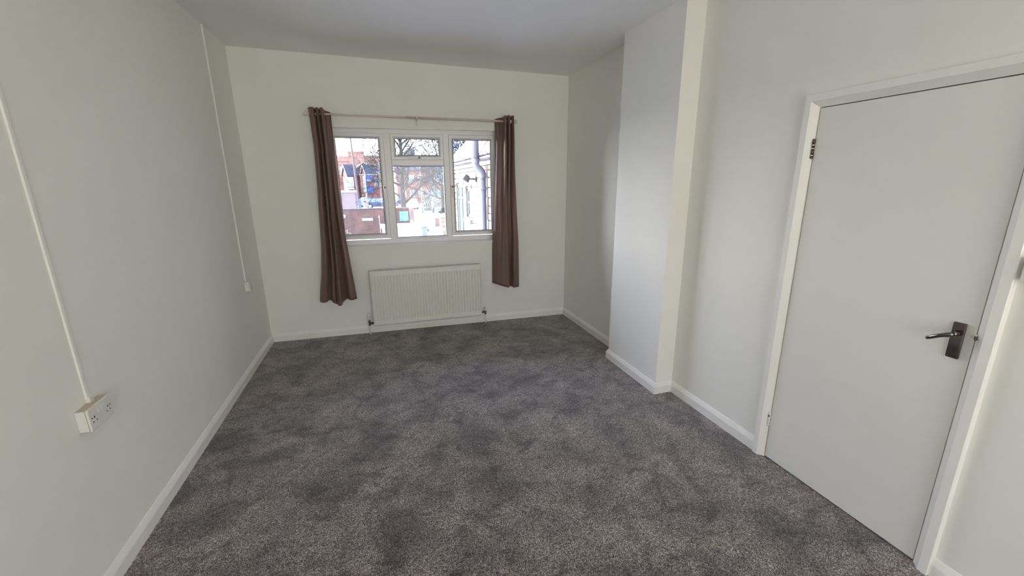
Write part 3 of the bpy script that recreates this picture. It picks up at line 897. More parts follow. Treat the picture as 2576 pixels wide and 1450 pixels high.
# tall windows of the wing
for q, (y0, y1, z0, z1) in enumerate(WINS):
    fr = MB(off); fx0, fx1 = WX + .015, WX + .07; t = .05
    n_l = 2 if q == 0 else 1
    fr.box(fx0, fx1, y0, y1, z0, z0 + t); fr.box(fx0, fx1, y0, y1, z1 - t, z1)
    edges = [y0 + (y1 - y0 - t) * i / n_l for i in range(n_l + 1)]
    for yy in edges: fr.box(fx0, fx1, yy, yy + t, z0, z1)
    for i in range(n_l): fr.box(fx0, fx1, edges[i], edges[i + 1], z1 - .28, z1 - .24)
    f_ = obj('window_frame', fr, M['mint'], wing, .004)
    for i in range(n_l):
        for a, b in ((z0 + t, z1 - .28), (z1 - .24, z1 - t)):
            g = MB(off); g.box(fx0 + .025, fx0 + .032, edges[i] + t, edges[i + 1], a, b); obj('pane', g, M['dark_glass'], f_)
    sl_ = MB(off); sl_.prism([(WX - .07, y0 - .06, z0 - .10), (WX - .07, y0 - .06, z0 - .03), (WX + .12, y0 - .06, z0 + .02), (WX + .12, y0 - .06, z0 - .10)], (0, y1 - y0 + .12, 0))
    fix_normals(obj('sill', sl_, M['stone'], wing, .008))
    ln = MB(off)
    ar = [(y0 - .05 + (y1 - y0 + .10) * i / 10, z1 + .005 + .045 * math.sin(PI * i / 10)) for i in range(11)]
    ln.prism([(WX - .03, y, zz) for y, zz in ar] + [(WX - .03, y, zz + .07) for y, zz in reversed(ar)], (.10, 0, 0))
    fix_normals(obj('lintel', ln, M['stone'], wing))
# gutter with brackets
gut, = [thing('gutter', (WX - .09, (WY0 + WY1) / 2, 1.99), 'black half round gutter along the eaves of the stone wing', 'gutter')]
off = (WX - .09, (WY0 + WY1) / 2, 1.99)
mb = MB(off)
arc = [(WX - .09 + .055 * math.cos(PI + PI * i / 8), 2.005 + .05 * math.sin(PI + PI * i / 8)) for i in range(9)]
inn = [(WX - .09 + .049 * math.cos(PI + PI * i / 8), 2.005 + .044 * math.sin(PI + PI * i / 8)) for i in reversed(range(9))]
mb.prism([(x, WY0, z) for x, z in arc + inn], (0, WY1 - WY0 + .03, 0)); fix_normals(obj('trough', mb, M['gutter'], gut))
for y in (5.9, 6.75, 7.6, 8.45, 9.3):
    mb = MB(off); mb.prism([(x, y, z - .006) for x, z in arc] + [(WX - .03, y, 2.0), (WX - .03, y, 2.012), (WX - .145, y, 2.012)], (0, .03, 0)); fix_normals(obj('gutter_bracket', mb, M['gutter'], gut))
# soil pipe with its swan neck
sp_ = thing('soil_pipe', (1.54, 6.45, GZ), 'pale grey plastic soil pipe with a swan neck bend, in front of the stone wing', 'pipe')
off = (1.54, 6.45, GZ)
py_ = 6.45
mb = MB(off); mb.tube([(1.4425, py_, 1.93), (1.4425, py_, 3.6)], .053, 18); obj('upper_pipe', mb, M['grey_pipe'], sp_)
mb = MB(off); mb.tube([(1.54, py_, GZ), (1.54, py_, 1.80)], .053, 18); obj('lower_pipe', mb, M['grey_pipe'], sp_)
mb = MB(off); mb.tube([(1.4425, py_, 1.95), (1.4425, py_, 1.92), (1.447, py_, 1.895), (1.462, py_, 1.868), (1.488, py_, 1.842), (1.517, py_, 1.816), (1.535, py_, 1.792), (1.54, py_, 1.765), (1.54, py_, 1.74)], .0535, 18); obj('bend', mb, M['grey_pipe'], sp_)
for x, z0, z1 in ((1.4425, 1.925, 1.985), (1.54, 1.695, 1.775)):
    mb = MB(off); mb.lathe((x, py_, z0), (0, 0, 1), [(0, .054), (.002, .060), (.012, .060), (.014, .0575), (z1 - z0 - .014, .0575), (z1 - z0 - .012, .061), (z1 - z0, .061), (z1 - z0, .05)], 18)
    fix_normals(obj('collar', mb, M['grey_pipe'], sp_))
for z in (1.53, .2, -1.2):
    mb = MB(off); mb.lathe((1.54, py_, z), (0, 0, 1), [(0, .054), (0, .0585), (.035, .0585), (.035, .054)], 18); mb.box(1.58, WX, py_ - .045, py_ - .03, z + .004, z + .03)
    fix_normals(obj('pipe_bracket', mb, M['grey_pipe'], sp_))
# floodlight
fl = thing('floodlight', (1.61, 7.22, 1.69), 'black security floodlight on an arm fixed to the stone wing', 'floodlight')
off = (1.61, 7.22, 1.69)
mb = MB(off); mb.box(1.595, 1.612, 7.18, 7.26, 1.65, 1.73); mb.tube([(1.60, 7.22, 1.69), (1.47, 7.22, 1.695)], .012, 8); obj('arm', mb, M['black_metal'], fl)
Rf = Matrix.Rotation(math.radians(38), 3, 'Y')
def fbox(mb, a, b):
    pts = [Vector((x, y, z)) for z in (a[2], b[2]) for y in (a[1], b[1]) for x in (a[0], b[0])]
    i = [mb.vert(*(Rf @ p + Vector((1.425, 7.22, 1.715)))) for p in pts]
    for q in ((0, 2, 3, 1), (4, 5, 7, 6), (0, 1, 5, 4), (2, 6, 7, 3), (0, 4, 6, 2), (1, 3, 7, 5)): mb.face([i[k] for k in q])
mb = MB(off); fbox(mb, (-.03, -.075, -.045), (.05, .075, .055)); fbox(mb, (.05, -.04, -.03), (.075, .04, .035)); obj('housing', mb, M['black_metal'], fl, .006)
mb = MB(off); fbox(mb, (-.045, -.085, -.055), (-.03, .085, .065)); obj('front_glass', mb, M['lamp_glass'], fl, .003)
mb = MB(off); mb.tube([(1.475, 7.22, 1.685), (1.46, 7.22, 1.64)], .022, 10); obj('sensor', mb, M['black_metal'], fl)

# --- pale boarded flat roofed shed in the yard
sh = gthing('garden_shed', .9, 17.4, 'pale blue boarded flat roofed shed low in the middle pane', 'shed')
off = (.9, 17.4, GZ)
mb = MB(off); mb.box(.04, 1.74, 16.86, 18.0, GZ, -.06); mb.box(1.74, 2.36, 16.86, 18.0, GZ, -.26); obj('body', mb, M['shed'], sh)
bm_ = MB(); bm_.box(-.5, .5, -.5, .5, -.5, .5)
bme = bm_.mesh('board', [M['shed']])
for k in range(18):
    for (x0, x1, top) in ((.04, 1.74, -.06), (1.74, 2.36, -.26)):
        zc = GZ + .07 + .14 * k
        if zc + .06 < top:
            o = bpy.data.objects.new('board', bme); C.objects.link(o); o.parent = sh
            o.location = ((x0 + x1) / 2 - off[0], 16.84 - off[1], zc - off[2]); o.scale = (x1 - x0, .03, .132)
mb = MB(off); mb.box(-.02, 1.80, 16.76, 18.02, -.06, .0); obj('flat_roof', mb, M['shed'], sh, .01)
mb = MB(off); mb.box(1.80, 2.42, 16.76, 18.02, -.26, -.20); obj('lower_roof', mb, M['shed'], sh, .01)
mb = MB(off); mb.box(1.54, 1.70, 16.79, 16.83, GZ, -.07); obj('corner_post', mb, mat('shed_post', (.12, .15, .18), .6), sh)

# --- brick boundary wall with its signs
bw = gthing('brick_boundary_wall', -.6, 29.1, 'weathered red brick boundary wall across the yard', 'wall')
off = (-.6, 29.1, GZ)
mb = MB(off); mb.box(-4.6, 1.86, 29, 29.25, GZ, -.04); obj('brickwork', mb, M['garden_brick'], bw)
mb = MB(off); mb.box(-4.6, 1.86, 28.97, 29.28, -.04, .01); obj('coping', mb, mat('dark_coping', (.05, .045, .045), .8), bw, .01)
mb = MB(off); mb.box(1.86, 2.16, 28.93, 29.3, GZ, .0); obj('end_pier', mb, M['pier'], bw, .01)
mb = MB(off); mb.box(1.84, 2.18, 28.91, 29.32, .0, .05); obj('pier_cap', mb, M['white_out'], bw, .01)
def sign(name, x0, x1, z0, z1, y, material, label, lines, posts=False):
    s = thing(name, ((x0 + x1) / 2, y, z0), label, 'sign')
    o_ = ((x0 + x1) / 2, y, z0)
    mb = MB(o_); mb.box(x0, x1, y - .02, y, z0, z1); obj('sign_panel', mb, material, s, .006)
    if lines:
        mb = MB(o_)
        for (a, b, h, t) in lines: mb.box(x0 + (x1 - x0) * a, x0 + (x1 - x0) * b, y - .023, y - .019, z0 + (z1 - z0) * (h - t), z0 + (z1 - z0) * (h + t))
        obj('sign_lettering', mb, M['sign_ink'] if material is not M['sign_blue'] else M['sign_white'], s)
    return s
def dashes(h, t, a, b, n, r_):
    out = []; x = a
    for k in range(n):
        w = (b - a) / n; out.append((x + w * .08, x + w * (.6 + .32 * r_.random()), h, t)); x += w
    return out
rs = random.Random(2)
sign('aqua_notice', 1.23, 1.81, -.87, -.23, 28.97, M['aqua'], 'larger aqua notice board at the right end of the brick wall', [(.10, .14, .74, .016)] + dashes(.745, .010, .18, .92, 5, rs) + dashes(.60, .010, .10, .68, 4, rs) + [(.10, .24, .12, .018), (.76, .92, .12, .018)] + dashes(.12, .008, .32, .68, 3, rs))
sign('aqua_notice.001', .31, .78, -.83, -.28, 28.97, M['aqua'], 'narrow aqua notice on the brick wall beside the left mullion', dashes(.6, .014, .1, .8, 3, rs))
sign('white_name_board', -1.13, -.46, -.775, -.60, 28.97, M['sign_white'], 'small white oblong plate on the brick wall', dashes(.45, .04, .12, .88, 7, rs))
t_ = thing('wall_lamp', (-2.2, 28.95, -.45), 'round white lamp on the left end of the brick wall', 'lamp')
mb = MB((-2.2, 28.95, -.45)); mb.lathe((-2.2, 29.0, -.45), (0, -1, 0), [(0, .12), (.04, .12), (.07, .09), (.08, .03)], 14); fix_normals(obj('lamp_bowl', mb, M['white_out'], t_))
mb = MB((-2.2, 28.95, -.45)); mb.lathe((-2.2, 28.93, -.45), (0, -1, 0), [(0, .05), (.012, .05)], 10); fix_normals(obj('lamp_centre', mb, M['lamp_grey'], t_))
t_ = gthing('marker_post', -.06, 28.7, 'thin white marker with a paddle head before the brick wall', 'post')
o_ = (-.06, 28.7, GZ)
mb = MB(o_); mb.tube([(-.03, 28.7, GZ), (-.06, 28.7, -.6)], .025, 8); obj('stem', mb, M['lamp_grey'], t_)
mb = MB(o_); mb.ball((-.07, 28.7, -.52), .06, 10, 6, (.7, .4, 1.6)); obj('paddle', mb, M['white_out'], t_)
t_ = gthing('bollard', 1.95, 28.3, 'white round topped bollard in front of the brick end pier', 'bollard')
o_ = (1.95, 28.3, GZ)
mb = MB(o_); mb.lathe((1.95, 28.3, GZ), (0, 0, 1), [(0, .075), (1.66, .065), (1.74, .06), (1.79, .04), (1.81, .01)], 12); fix_normals(obj('bollard_body', mb, M['white_out'], t_))
def pier(name, x0, x1, y, ztop, cap, label, banded):
    xc, w = (x0 + x1) / 2, (x1 - x0)
    p_ = gthing(name, xc, y, label, 'gate pier'); o_ = (xc, y, GZ)
    mb = MB(o_); mb.box(x0, x1, y - w / 2, y + w / 2, GZ, ztop - cap); obj('shaft', mb, M['pier'], p_, .01)
    mb = MB(o_)
    if banded:
        mb.lathe((xc, y, ztop - cap), (0, 0, 1), [(0, w * .62), (.05, w * .62), (.06, w * .5), (cap * .7, w * .36), (cap, .03)], 14)
    else:
        q = w * .58
        base = [(xc - q, y - q, ztop - cap), (xc + q, y - q, ztop - cap), (xc + q, y + q, ztop - cap), (xc - q, y + q, ztop - cap)]
        mb.loft([base, [(a, b, c + .05) for a, b, c in base], [(xc + (a - xc) * .05, y + (b - y) * .05, ztop) for a, b, c in base]], True, True, False)
    fix_normals(obj('cap', mb, M['white_out'], p_))
    if banded:
        for k in range(3):
            mb = MB(o_); z0 = ztop - cap - .16 - k * .22; mb.box(x0 - .02, x1 + .02, y - w / 2 - .02, y + w / 2 + .02, z0, z0 + .08); obj('band', mb, M['white_out'], p_, .01)
pier('gate_pier', 3.53, 3.83, 29, -.54, .22, 'pink brick gate pier with a pointed cap', False)
pier('gate_pier.001', 2.96, 3.32, 22, .08, .22, 'nearer brick gate pier with white bands and rounded cap', True)

# --- garage block, pole, lamp posts
g_ = gthing('garage', -4.2, 47, 'pink rendered flat roofed garage block behind the brick wall', 'garage'); o_ = (-4.2, 47, GZ)
mb = MB(o_); mb.box(-6.4, -2.2, 45, 49, GZ, .68); obj('walls', mb, M['render'], g_)
mb = MB(o_); mb.box(-6.5, -2.1, 44.9, 49.1, .68, .84); obj('roof_edge', mb, M['white_out'], g_, .02)
mb = MB(o_); mb.box(-6.5, -3.55, 44.94, 45, GZ, .66); obj('brick_corner', mb, M['pier'], g_)
mb = MB(o_); mb.box(-3.9, -3.35, 44.92, 44.99, .50, .62); obj('name_plate', mb, M['sign_white'], g_)
t_ = gthing('utility_pole', -1.6, 40, 'tall brown timber utility pole behind the brick wall', 'pole'); o_ = (-1.6, 40, GZ)
mb = MB(o_); mb.tube([(-1.60, 40, GZ), (-1.89, 40, 5.6), (-2.03, 40, 9.5)], [.095, .075, .06], 10); obj('shaft', mb, M['timber'], t_)
mb = MB(o_); mb.box(-2.7, -1.3, 39.9, 39.98, 9.0, 9.12); obj('crossarm', mb, M['timber'], t_)
mb = MB(o_); mb.box(-1.72, -1.50, 39.82, 39.90, GZ, .25); obj('cable_guard', mb, mat('cable_guard', (.06, .09, .15), .6), t_)
def lamp(name, x, y, ztop, r_, label):
    t = gthing(name, x, y, label, 'lamp post', group='street lamps along the road'); o_ = (x, y, GZ)
    mb = MB(o_); mb.tube([(x, y, GZ), (x, y, GZ + 1.4), (x, y, GZ + 1.42), (x, y, ztop)], [r_ * 1.5, r_ * 1.45, r_, r_ * .8], 10); obj('shaft', mb, M['lamp_grey'], t)
    mb = MB(o_); mb.box(x - .20, x + .06, y - .08, y + .08, ztop - .02, ztop + .08); obj('lantern', mb, M['lamp_grey'], t, .03)
lamp('street_lamp', -1.52, 61.3, 2.65, .11, 'white lamp post seen in the left pane before the dark car')
lamp('street_lamp.001', 5.68, 60, 4.6, .08, 'thinner white lamp post nearer the tree in the middle pane')
lamp('street_lamp.002', 7.13, 60, 4.6, .12, 'thicker white lamp post on the right of the middle pane')
sign('lamp_post_sign', 7.28, 7.58, .42, 1.16, 59.9, M['board'], 'small pale blue sign hung on the right hand lamp post', [(.2, .8, .7, .06), (.2, .8, .3, .04)])
b_ = gthing('billboard', -5.3, 93.2, 'large pale cyan board standing before the left brick house', 'sign'); o_ = (-5.3, 93.2, GZ)
mb = MB(o_); mb.box(-5.85, -4.65, 93, 93.1, .3, 2.7); obj('board_panel', mb, M['board'], b_, .02)
mb = MB(o_); mb.box(-6.02, -5.85, 92.98, 93.12, GZ, 2.8); obj('board_post', mb, M['white_out'], b_)
mb = MB(o_); mb.box(-4.65, -4.55, 92.98, 93.12, GZ, 2.75); obj('board_post', mb, M['white_out'], b_)

# --- houses across the road
def house(name, x, y, w, d, zw, zr, label, rz, material=None, chimney=None, windows=(), barge=True, roofm=None):
    """gable end faces local -y; ridge runs along local y"""
    h = gthing(name, x, y, label, 'house', rz=rz)
    o_ = (0, 0, GZ)
    material = material or M['house_brick']
    mb = MB(o_); mb.prism([(-w / 2, -d / 2, GZ), (w / 2, -d / 2, GZ), (w / 2, -d / 2, zw), (0, -d / 2, zr), (-w / 2, -d / 2, zw)], (0, d, 0)); fix_normals(obj('walls', mb, material, h))
    mb = MB(o_); ov = .25; sl = (zr - zw) / (w / 2)
    for s in (-1, 1):
        a = [(0, -d / 2 - ov, zr + .04), (s * (w / 2 + ov), -d / 2 - ov, zw - ov * sl + .04), (s * (w / 2 + ov), -d / 2 - ov, zw - ov * sl + .16), (0, -d / 2 - ov, zr + .18)]
        mb.prism(a, (0, d + 2 * ov, 0))
    fix_normals(obj('roof', mb, roofm or M['slate'], h))
    if barge:
        for s in (-1, 1):
            mb = MB(o_); a = [(0, -d / 2 - ov - .06, zr - .14), (s * (w / 2 + ov), -d / 2 - ov - .06, zw - ov * sl - .14), (s * (w / 2 + ov), -d / 2 - ov - .06, zw - ov * sl + .18), (0, -d / 2 - ov - .06, zr + .2)]
            mb.prism(a, (0, .06, 0)); fix_normals(obj('bargeboard', mb, M['white_out'], h))
    for (x0, x1, z0, z1) in windows:
        mb = MB(o_); mb.box(x0, x1, -d / 2 - .06, -d / 2 + .02, z0, z1); f = obj('window', mb, M['white_out'], h)
        mb = MB(o_); mb.box(x0 + .12, (x0 + x1) / 2 - .04, -d / 2 - .075, -d / 2 - .055, z0 + .12, z1 - .12); mb.box((x0 + x1) / 2 + .04, x1 - .12, -d / 2 - .075, -d / 2 - .055, z0 + .12, z1 - .12); obj('pane', mb, M['dark_glass'], f)
    if chimney:
        cx, cy, cw, cd, cz0, cz1 = chimney
        mb = MB(o_); mb.box(cx - cw / 2, cx + cw / 2, cy - cd / 2, cy + cd / 2, cz0, cz1); mb.box(cx - cw / 2 - .1, cx + cw / 2 + .1, cy - cd / 2 - .1, cy + cd / 2 + .1, cz1 - .35, cz1 - .15); ch = obj('chimney', mb, material, h)
        for k in range(4):
            px = cx - cw / 2 + cw * (k + .5) / 4
            mb = MB(o_); mb.lathe((px, cy, cz1), (0, 0, 1), [(0, .16), (.5, .12), (.5, .08)], 10); fix_normals(obj('chimney_pot', mb, mat('pot_clay', (.17, .13, .10), .8) if k == 0 and 'pot_clay' not in bpy.data.materials else bpy.data.materials['pot_clay'], ch))
    return h
house('gabled_house', -5.25, 95.6, 1.9, 2.2, 3.3, 5.05, 'left small brick gable with white bargeboards and dark slate roof', math.radians(-58), windows=((-.6, .6, .3, 2.2),))
house('gabled_house.001', -1.6, 96.0, 1.9, 2.2, 3.3, 5.05, 'right small brick gable with white bargeboards and dark slate roof', math.radians(-58), windows=((-.6, .6, 0, 2.2),))
house('gabled_house.002', -2.55, 100.2, 6.6, 5, 3.1, 5.8, 'wider brick gable rising behind the two small gables', 0, roofm=M['pale_roof'])
shp = gthing('shop', -.9, 98.6, 'low brick shop with a blue fascia sign and awning', 'shop'); o_ = (-.9, 98.6, GZ)
mb = MB(o_); mb.box(-8.6, 2.4, 97.45, 97.65, GZ, 3.25); mb.box(-3.3, 2.3, 94.1, 97.46, GZ, 3.12); obj('walls', mb, M['house_brick'], shp)
mb = MB(o_); mb.box(-3.4, 2.4, 94.0, 97.46, 3.12, 3.24); obj('parapet', mb, M['white_out'], shp, .02)
mb = MB(o_); mb.box(-2.2, -.75, 93.9, 94.1, 1.7, 3.04); fs = obj('shop_sign', mb, M['sign_blue'], shp, .02)
mb = MB(o_)
for h_, a, b in ((2.15, -1.95, -1.0), (1.95, -1.95, -1.25)):
    x = a
    while x < b: mb.box(x, x + .13, 93.87, 93.91, h_ - .06, h_ + .06); x += .19
obj('sign_lettering', mb, M['sign_white'], fs)
mb = MB(o_); mb.box(-2.75, -2.25, 93.7, 94.1, -.4, 2.9); bw_ = obj('bay_window', mb, M['white_out'], shp, .02)
for k in range(3):
    mb = MB(o_); mb.box(-2.68, -2.32, 93.67, 93.71, -.1 + k * .98, .72 + k * .98); obj('pane', mb, M['dark_glass'], bw_)
mb = MB(o_); mb.prism([(-2.0, 94.1, .9), (-2.0, 92.9, -.1), (-2.0, 92.9, -.5), (-2.0, 94.1, -.5)], (1.1, 0, 0)); fix_normals(obj('awning', mb, M['sign_blue'], shp))
for x in (-.45, .75):
    mb = MB(o_); mb.box(x, x + .8, 94.0, 94.12, .9, 2.5); w_ = obj('window', mb, M['white_out'], shp)
    mb = MB(o_); mb.box(x + .1, x + .7, 93.97, 94.01, 1.0, 2.4); obj('pane', mb, M['dark_glass'], w_)
for k, x in enumerate((-7.7, -6.9)):
    mb = MB(o_); mb.box(x, x + .75, 97.5, 97.62, -.6, 1.2); w_ = obj('window', mb, M['white_out'], shp)
    mb = MB(o_); mb.box(x + .1, x + .65, 97.47, 97.51, -.5, 1.1); obj('pane', mb, M['dark_glass'], w_)
tr = gthing('brick_terrace', -4, 124, 'tall tan brick terrace with a broad chimney stack, farthest on the left', 'building'); o_ = (-4, 124, GZ)
mb = MB(o_); mb.box(-9.6, 2.4, 121, 128, GZ, 8.0); obj('walls', mb, M['far_brick'], tr)
mb = MB(o_); mb.prism([(-9.8, 120.8, 7.0), (-9.8, 121.2, 8.25), (-9.8, 124, 8.6), (-9.8, 128, 7.6)], (12.4, 0, 0)); fix_normals(obj('roof', mb, M['far_brick'], tr))
mb = MB(o_); mb.box(-6.55, -2.8, 120.4, 121.8, 5, 9.3); mb.box(-6.7, -2.65, 120.3, 121.9, 9.0, 9.45); ch = obj('chimney', mb, M['far_brick'], tr, .03)
for k in range(6):
    mb = MB(o_); mb.box(-8.9 + k * 1.85, -7.9 + k * 1.85, 120.9, 121.02, 3.9, 5.6); w_ = obj('window', mb, M['white_out'], tr)
    mb = MB(o_); mb.box(-8.78 + k * 1.85, -8.02 + k * 1.85, 120.86, 120.92, 4.05, 5.45); obj('pane', mb, M['dark_glass'], w_)
bb = gthing('brick_block', 9.8, 88, 'brown brick block behind the tree in the middle pane', 'building'); o_ = (9.8, 88, GZ)
mb = MB(o_); mb.box(3.6, 15.5, 85, 91, GZ, 3.9); obj('walls', mb, M['house_brick'], bb)
mb = MB(o_); mb.prism([(3.4, 84.7, 3.8), (3.4, 88, 5.6), (3.4, 91.3, 3.8)], (12.3, 0, 0)); fix_normals(obj('roof', mb, M['slate'], bb))
for k in range(7):
    for z0 in (-1.2, 1.6):
        mb = MB(o_); mb.box(4.3 + k * 1.6, 5.2 + k * 1.6, 84.9, 85.02, z0, z0 + 1.3); w_ = obj('window', mb, M['white_out'], bb)
        mb = MB(o_); mb.box(4.4 + k * 1.6, 5.1 + k * 1.6, 84.86, 84.92, z0 + .12, z0 + 1.18); obj('pane', mb, M['dark_glass'], w_)
tw = gthing('round_tower', 11.35, 152, 'faint pale ribbed round tower rising behind the tree', 'tower'); o_ = (11.35, 152, GZ)
mb = MB(o_); mb.lathe((11.35, 152, GZ), (0, 0, 1), [(0, 1.6), (14.2, 1.6), (14.25, 1.75), (14.6, 1.75), (15.2, .9), (15.35, .1)], 24); fix_normals(obj('drum', mb, mat('tower_pale', (.20, .23, .25), .7), tw))
for k in range(12):
    a = 2 * PI * k / 12; mb = MB(o_); mb.tube([(11.35 + 1.62 * math.cos(a), 152 + 1.62 * math.sin(a), GZ), (11.35 + 1.62 * math.cos(a), 152 + 1.62 * math.sin(a), 11.7)], .09, 6); obj('rib', mb, M['lamp_grey'], tw)

# --- cars
wheel_m = None
def car(name, x, y, rz, paint, label, L=4.3, W=1.78, H=1.46, suv=False):
    c = gthing(name, x, y, label, 'car', group='parked cars beyond the brick wall', rz=rz); o_ = (0, 0, 0)
    belt = .92 if not suv else 1.02
    fl_, rr = -L / 2, L / 2                      # front is local -x
    prof = [(fl_ + .05, .28), (fl_, .45), (fl_ + .04, .66), (fl_ + .35, .80), (fl_ + 1.15, belt - .02), (rr - .25, belt + .04), (rr - .04, belt - .06), (rr, .55), (rr - .06, .30)]
    mb = MB(o_)
    for_ring = lambda yy, k: [(px_ * k, yy, pz) for px_, pz in prof]
    mb.loft([for_ring(-W / 2, .965), for_ring(-W / 2 + .10, 1), for_ring(W / 2 - .10, 1), for_ring(W / 2, .965)], True, True, False)
    fix_normals(obj('body', mb, paint, c, .03))
    top = [(fl_ + 1.05, belt - .03), (fl_ + 1.85, H - .06), (fl_ + 2.2, H - .01), (rr - 1.0 if not suv else rr - .55, H - .03), (rr - .18 if not suv else rr - .12, belt)]
    mb = MB(o_)
    mb.loft([[(a, s * (W / 2 - .07 - (.16 if b > belt + .1 else 0)), b) for a, b in top] for s in (-1, 1)], True, True, False)
    gh = fix_normals(obj('cabin_glass', mb, M['dark_glass'], c, .01))
    mb = MB(o_)
    rf = [(fl_ + 1.88, H - .05), (fl_ + 2.2, H + .005), (top[3][0], H - .015), (top[3][0] + .06, H - .05)]
    mb.loft([[(a, s * (W / 2 - .22), b) for a, b in rf] for s in (-1, 1)], True, True, False); fix_normals(obj('roof', mb, paint, c, .01))
    mb = MB(o_)
    for s in (-1, 1):
        for (a, b) in ((top[0], top[1]), (top[3], top[4])):
            mb.tube([(a[0], s * (W / 2 - .07 - (.16 if a[1] > belt + .1 else 0)), a[1]), (b[0], s * (W / 2 - .07 - (.16 if b[1] > belt + .1 else 0)), b[1])], .035, 6)
        xm = (top[1][0] + top[3][0]) / 2; mb.tube([(xm, s * (W / 2 - .065), belt - .02), (xm, s * (W / 2 - .225), H - .03)], .03, 6)
    obj('pillars', mb, paint, c)
    wr_ = .33 if not suv else .37
    for wx in (fl_ + .82, rr - .80):
        for s in (-1, 1):
            mb = MB(o_); mb.lathe((wx, s * (W / 2 - .18), wr_), (0, s, 0), [(0, wr_ * .9), (.02, wr_), (.17, wr_), (.19, wr_ * .92)], 18); w_ = fix_normals(obj('wheel', mb, M['tyre'], c))
            mb = MB(o_); mb.lathe((wx, s * (W / 2 + .008), wr_), (0, s, 0), [(0, wr_ * .66), (.008, wr_ * .62), (.012, .04)], 14); fix_normals(obj('rim', mb, M['wheel'], w_))
    for s in (-1, 1):
        mb = MB(o_); mb.ball((fl_ + .16, s * (W / 2 - .30), .68), .13, 10, 6, (1.0, 1.4, .7)); obj('headlight', mb, M['sign_white'], c)
        mb = MB(o_); mb.ball((rr - .08, s * (W / 2 - .22), .80), .10, 10, 6, (.8, 1.2, 1.2)); obj('tail_light', mb, M['rust'], c)
        mb = MB(o_); mb.ball((fl_ + 1.35, s * (W / 2 + .06), belt + .05), .09, 8, 5, (.7, 1, .7)); obj('wing_mirror', mb, paint, c)
    return c
car('parked_car', .15, 74, math.radians(176), M['car_dark'], 'large dark off road car parked in the left pane', 4.6, 1.9, 1.68, True)
car('parked_car.001', -2.5, 86, math.radians(60), M['car_blue'], 'dark blue hatchback parked behind the white lamp post', 4.0, 1.75, 1.48)
car('parked_car.002', -4.3, 79, math.radians(172), M['car_white'], 'white car poking out from behind the pink garage', 4.2, 1.75, 1.42)
car('parked_car.003', 5.15, 70.5, math.radians(84), M['car_white'], 'white car seen head on beside the tree trunk', 4.3, 1.8, 1.55)
car('parked_car.004', 2.9, 82, math.radians(70), M['car_blue'], 'blue car half hidden behind the left of the tree trunk', 4.2, 1.78, 1.5)
car('parked_car.005', 9.4, 58.5, math.radians(4), M['car_white'], 'white car entering at the right edge of the middle pane', 4.3, 1.78, 1.42)
car('parked_car.006', 1.05, 24, math.radians(3), M['car_white'], 'nearest white car, its roof showing beside the blue shed', 4.3, 1.78, 1.46)

# --- bare street tree
def bare_tree(name, x, y, h, r_, label, seed, limbs=9, spread=1.0):
    t = gthing(name, x, y, label, 'tree'); o_ = (x, y, GZ)
    rd = random.Random(seed)
    tm = MB(o_); bm2 = MB(o_); tw_ = MB(o_)
    NUM = {1: 6, 2: 6, 3: 4}
    def grow(p, d, L, r0_, lev):
        pts = [p]; rad_ = [r0_]; q = p.copy(); dd = d.copy(); n = 4
        for k in range(n):
            dd = (dd + Vector((rd.uniform(-1, 1), rd.uniform(-1, 1), rd.uniform(-.6, .7))) * .22).normalized()
            q = q + dd * (L / n); pts.append(q.copy()); rad_.append(r0_ * (1 - .5 * (k + 1) / n))
        (bm2 if lev < 3 else tw_).tube(pts, rad_, 6 if lev < 3 else 3)
        if lev >= 4: return
        for k in range(NUM[lev]):
            f = rd.uniform(.25, 1)
            i = min(int(f * n), n - 1); base = pts[i].lerp(pts[i + 1], f * n - i)
            ax = dd.orthogonal().normalized(); ax.rotate(Matrix.Rotation(rd.uniform(0, 2 * PI), 3, dd))
            nd = (dd * rd.uniform(.4, .9) + ax * rd.uniform(.6, 1.1)).normalized()
            grow(base, nd, L * rd.uniform(.45, .75), max(rad_[i] * rd.uniform(.35, .6), .018), lev + 1)
    tr_ = [Vector((x + .03 * k + .05 * math.sin(k * 1.3), y, GZ + h * k / 8)) for k in range(9)]
    tm.tube(tr_, [r_ * 1.35, r_ * 1.05] + [r_ * (1 - .085 * k) for k in range(7)], 10)
    for k in range(limbs):
        f = .22 + .78 * (k + rd.random()) / limbs
        i = min(int(f * 8), 7); base = tr_[i].lerp(tr_[i + 1], f * 8 - i)
        a = k * 2.4 + rd.uniform(-.4, .4)
        d = Vector((math.cos(a) * spread, math.sin(a) * spread, rd.uniform(.38, 1.0))).normalized()
        grow(base, d, h * rd.uniform(.36, .52), r_ * (.55 - .25 * f), 1)
    for k in range(4):
        a = k * 1.7; grow(tr_[-1], Vector((math.cos(a) * .45, math.sin(a) * .45, 1)).normalized(), h * .55, r_ * .38, 1)
    obj('trunk', tm, M['bark'], t); obj('branches', bm2, M['bark'], t); obj('twigs', tw_, M['twig'], t, kind='stuff')
bare_tree('bare_tree', 2.3, 45, 8.0, .27, 'bare branched street tree beyond the brick wall', 11, 14)
bare_tree('bare_tree.001', 7.6, 54, 6.5, .22, 'second bare tree behind the white lamp posts', 23, 11)
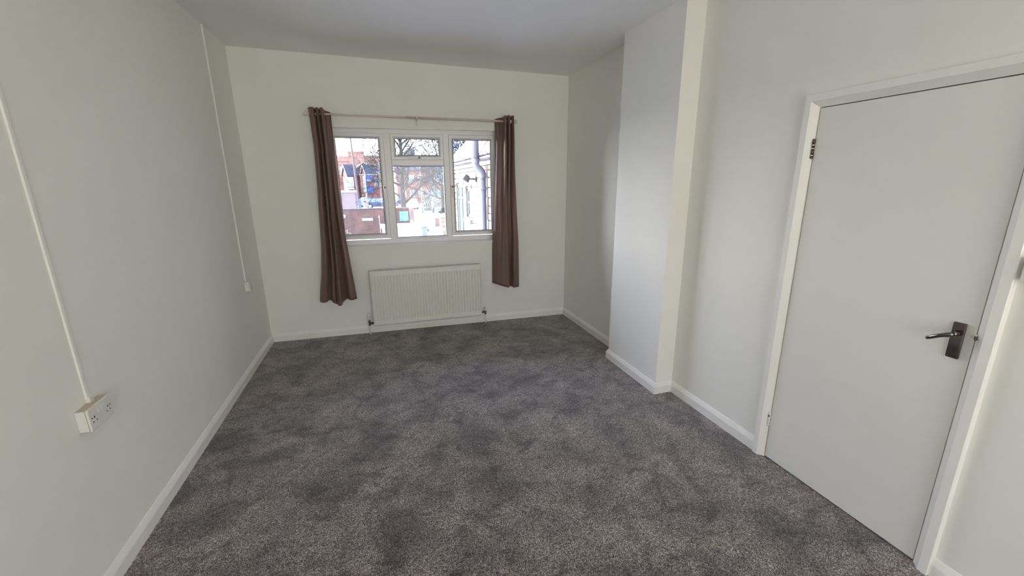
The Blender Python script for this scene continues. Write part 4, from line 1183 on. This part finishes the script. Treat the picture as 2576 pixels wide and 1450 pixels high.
def leafy(name, x, y, zc, rx, rz_, n, size, material, label, seed, trunk=True, cat='tree'):
    t = gthing(name, x, y, label, cat); o_ = (x, y, GZ); rd = random.Random(seed)
    mb = MB(o_)
    for k in range(n):
        v_ = Vector((rd.gauss(0, 1), rd.gauss(0, 1), rd.gauss(0, 1))).normalized() * (rd.random() ** .4)
        c = Vector((x + v_.x * rx * (1 + .25 * noise.noise(v_ * 2.3)), y + v_.y * rx, zc + v_.z * rz_))
        a = Vector((rd.uniform(-1, 1), rd.uniform(-1, 1), rd.uniform(-1, 1))).normalized() * size * rd.uniform(.6, 1.3); b_ = a.orthogonal().normalized() * size * .35
        mb.quad(c - a, c + b_, c + a, c - b_)
    obj('foliage', mb, material, t, kind='stuff')
    if trunk:
        mb = MB(o_); mb.tube([(x, y, GZ), (x + .1, y, zc), (x, y, zc + rz_ * .7)], [.22, .14, .04], 8); obj('trunk', mb, M['bark'], t)
leafy('evergreen_tree', 5.3, 27, 2.6, 1.7, 2.6, 2600, .16, M['leaf_dark'], 'dark blue green evergreen tree behind the wing roof', 4)
leafy('pale_shrub', 6.7, 62, -1.35, .9, .75, 420, .14, M['leaf_pale'], 'pale grassy shrub by the right hand lamp post', 5, False, 'shrub')
leafy('pale_shrub.001', 8.75, 62.4, -1.3, .95, .85, 460, .14, M['leaf_pale'], 'pale grassy shrub behind the right hand white car', 6, False, 'shrub')
leafy('wall_plant', -2.5, 28.4, -1.75, .9, .55, 380, .07, M['leaf_pale'], 'pale flowering plants at the foot of the brick wall', 7, False, 'plant')
fn = thing('teal_fence', (10.3, 70, GZ), 'teal boarded fence below the brown brick block', 'fence'); o_ = (10.3, 70, GZ)
for k in range(16):
    mb = MB(o_); mb.box(8.62 + k * .21, 8.80 + k * .21, 70, 70.03, GZ, .02); obj('fence_board', mb, M['teal'], fn)
mb = MB(o_); mb.box(8.6, 12, 70.03, 70.08, -.5, -.4); mb.box(8.6, 12, 70.03, 70.08, -1.9, -1.8); obj('fence_rail', mb, M['teal'], fn)
lw_ = thing('low_wall', (9, 64, GZ), 'low pale wall behind the shrubs across the road', 'wall'); o_ = (9, 64, GZ)
mb = MB(o_); mb.box(6.3, 14, 64, 64.25, GZ, -.35); obj('wall_body', mb, M['dull_wall'], lw_)
mb = MB(o_); mb.box(6.25, 14, 63.95, 64.3, -.35, -.27); obj('wall_coping', mb, M['dull_wall'], lw_, .01)
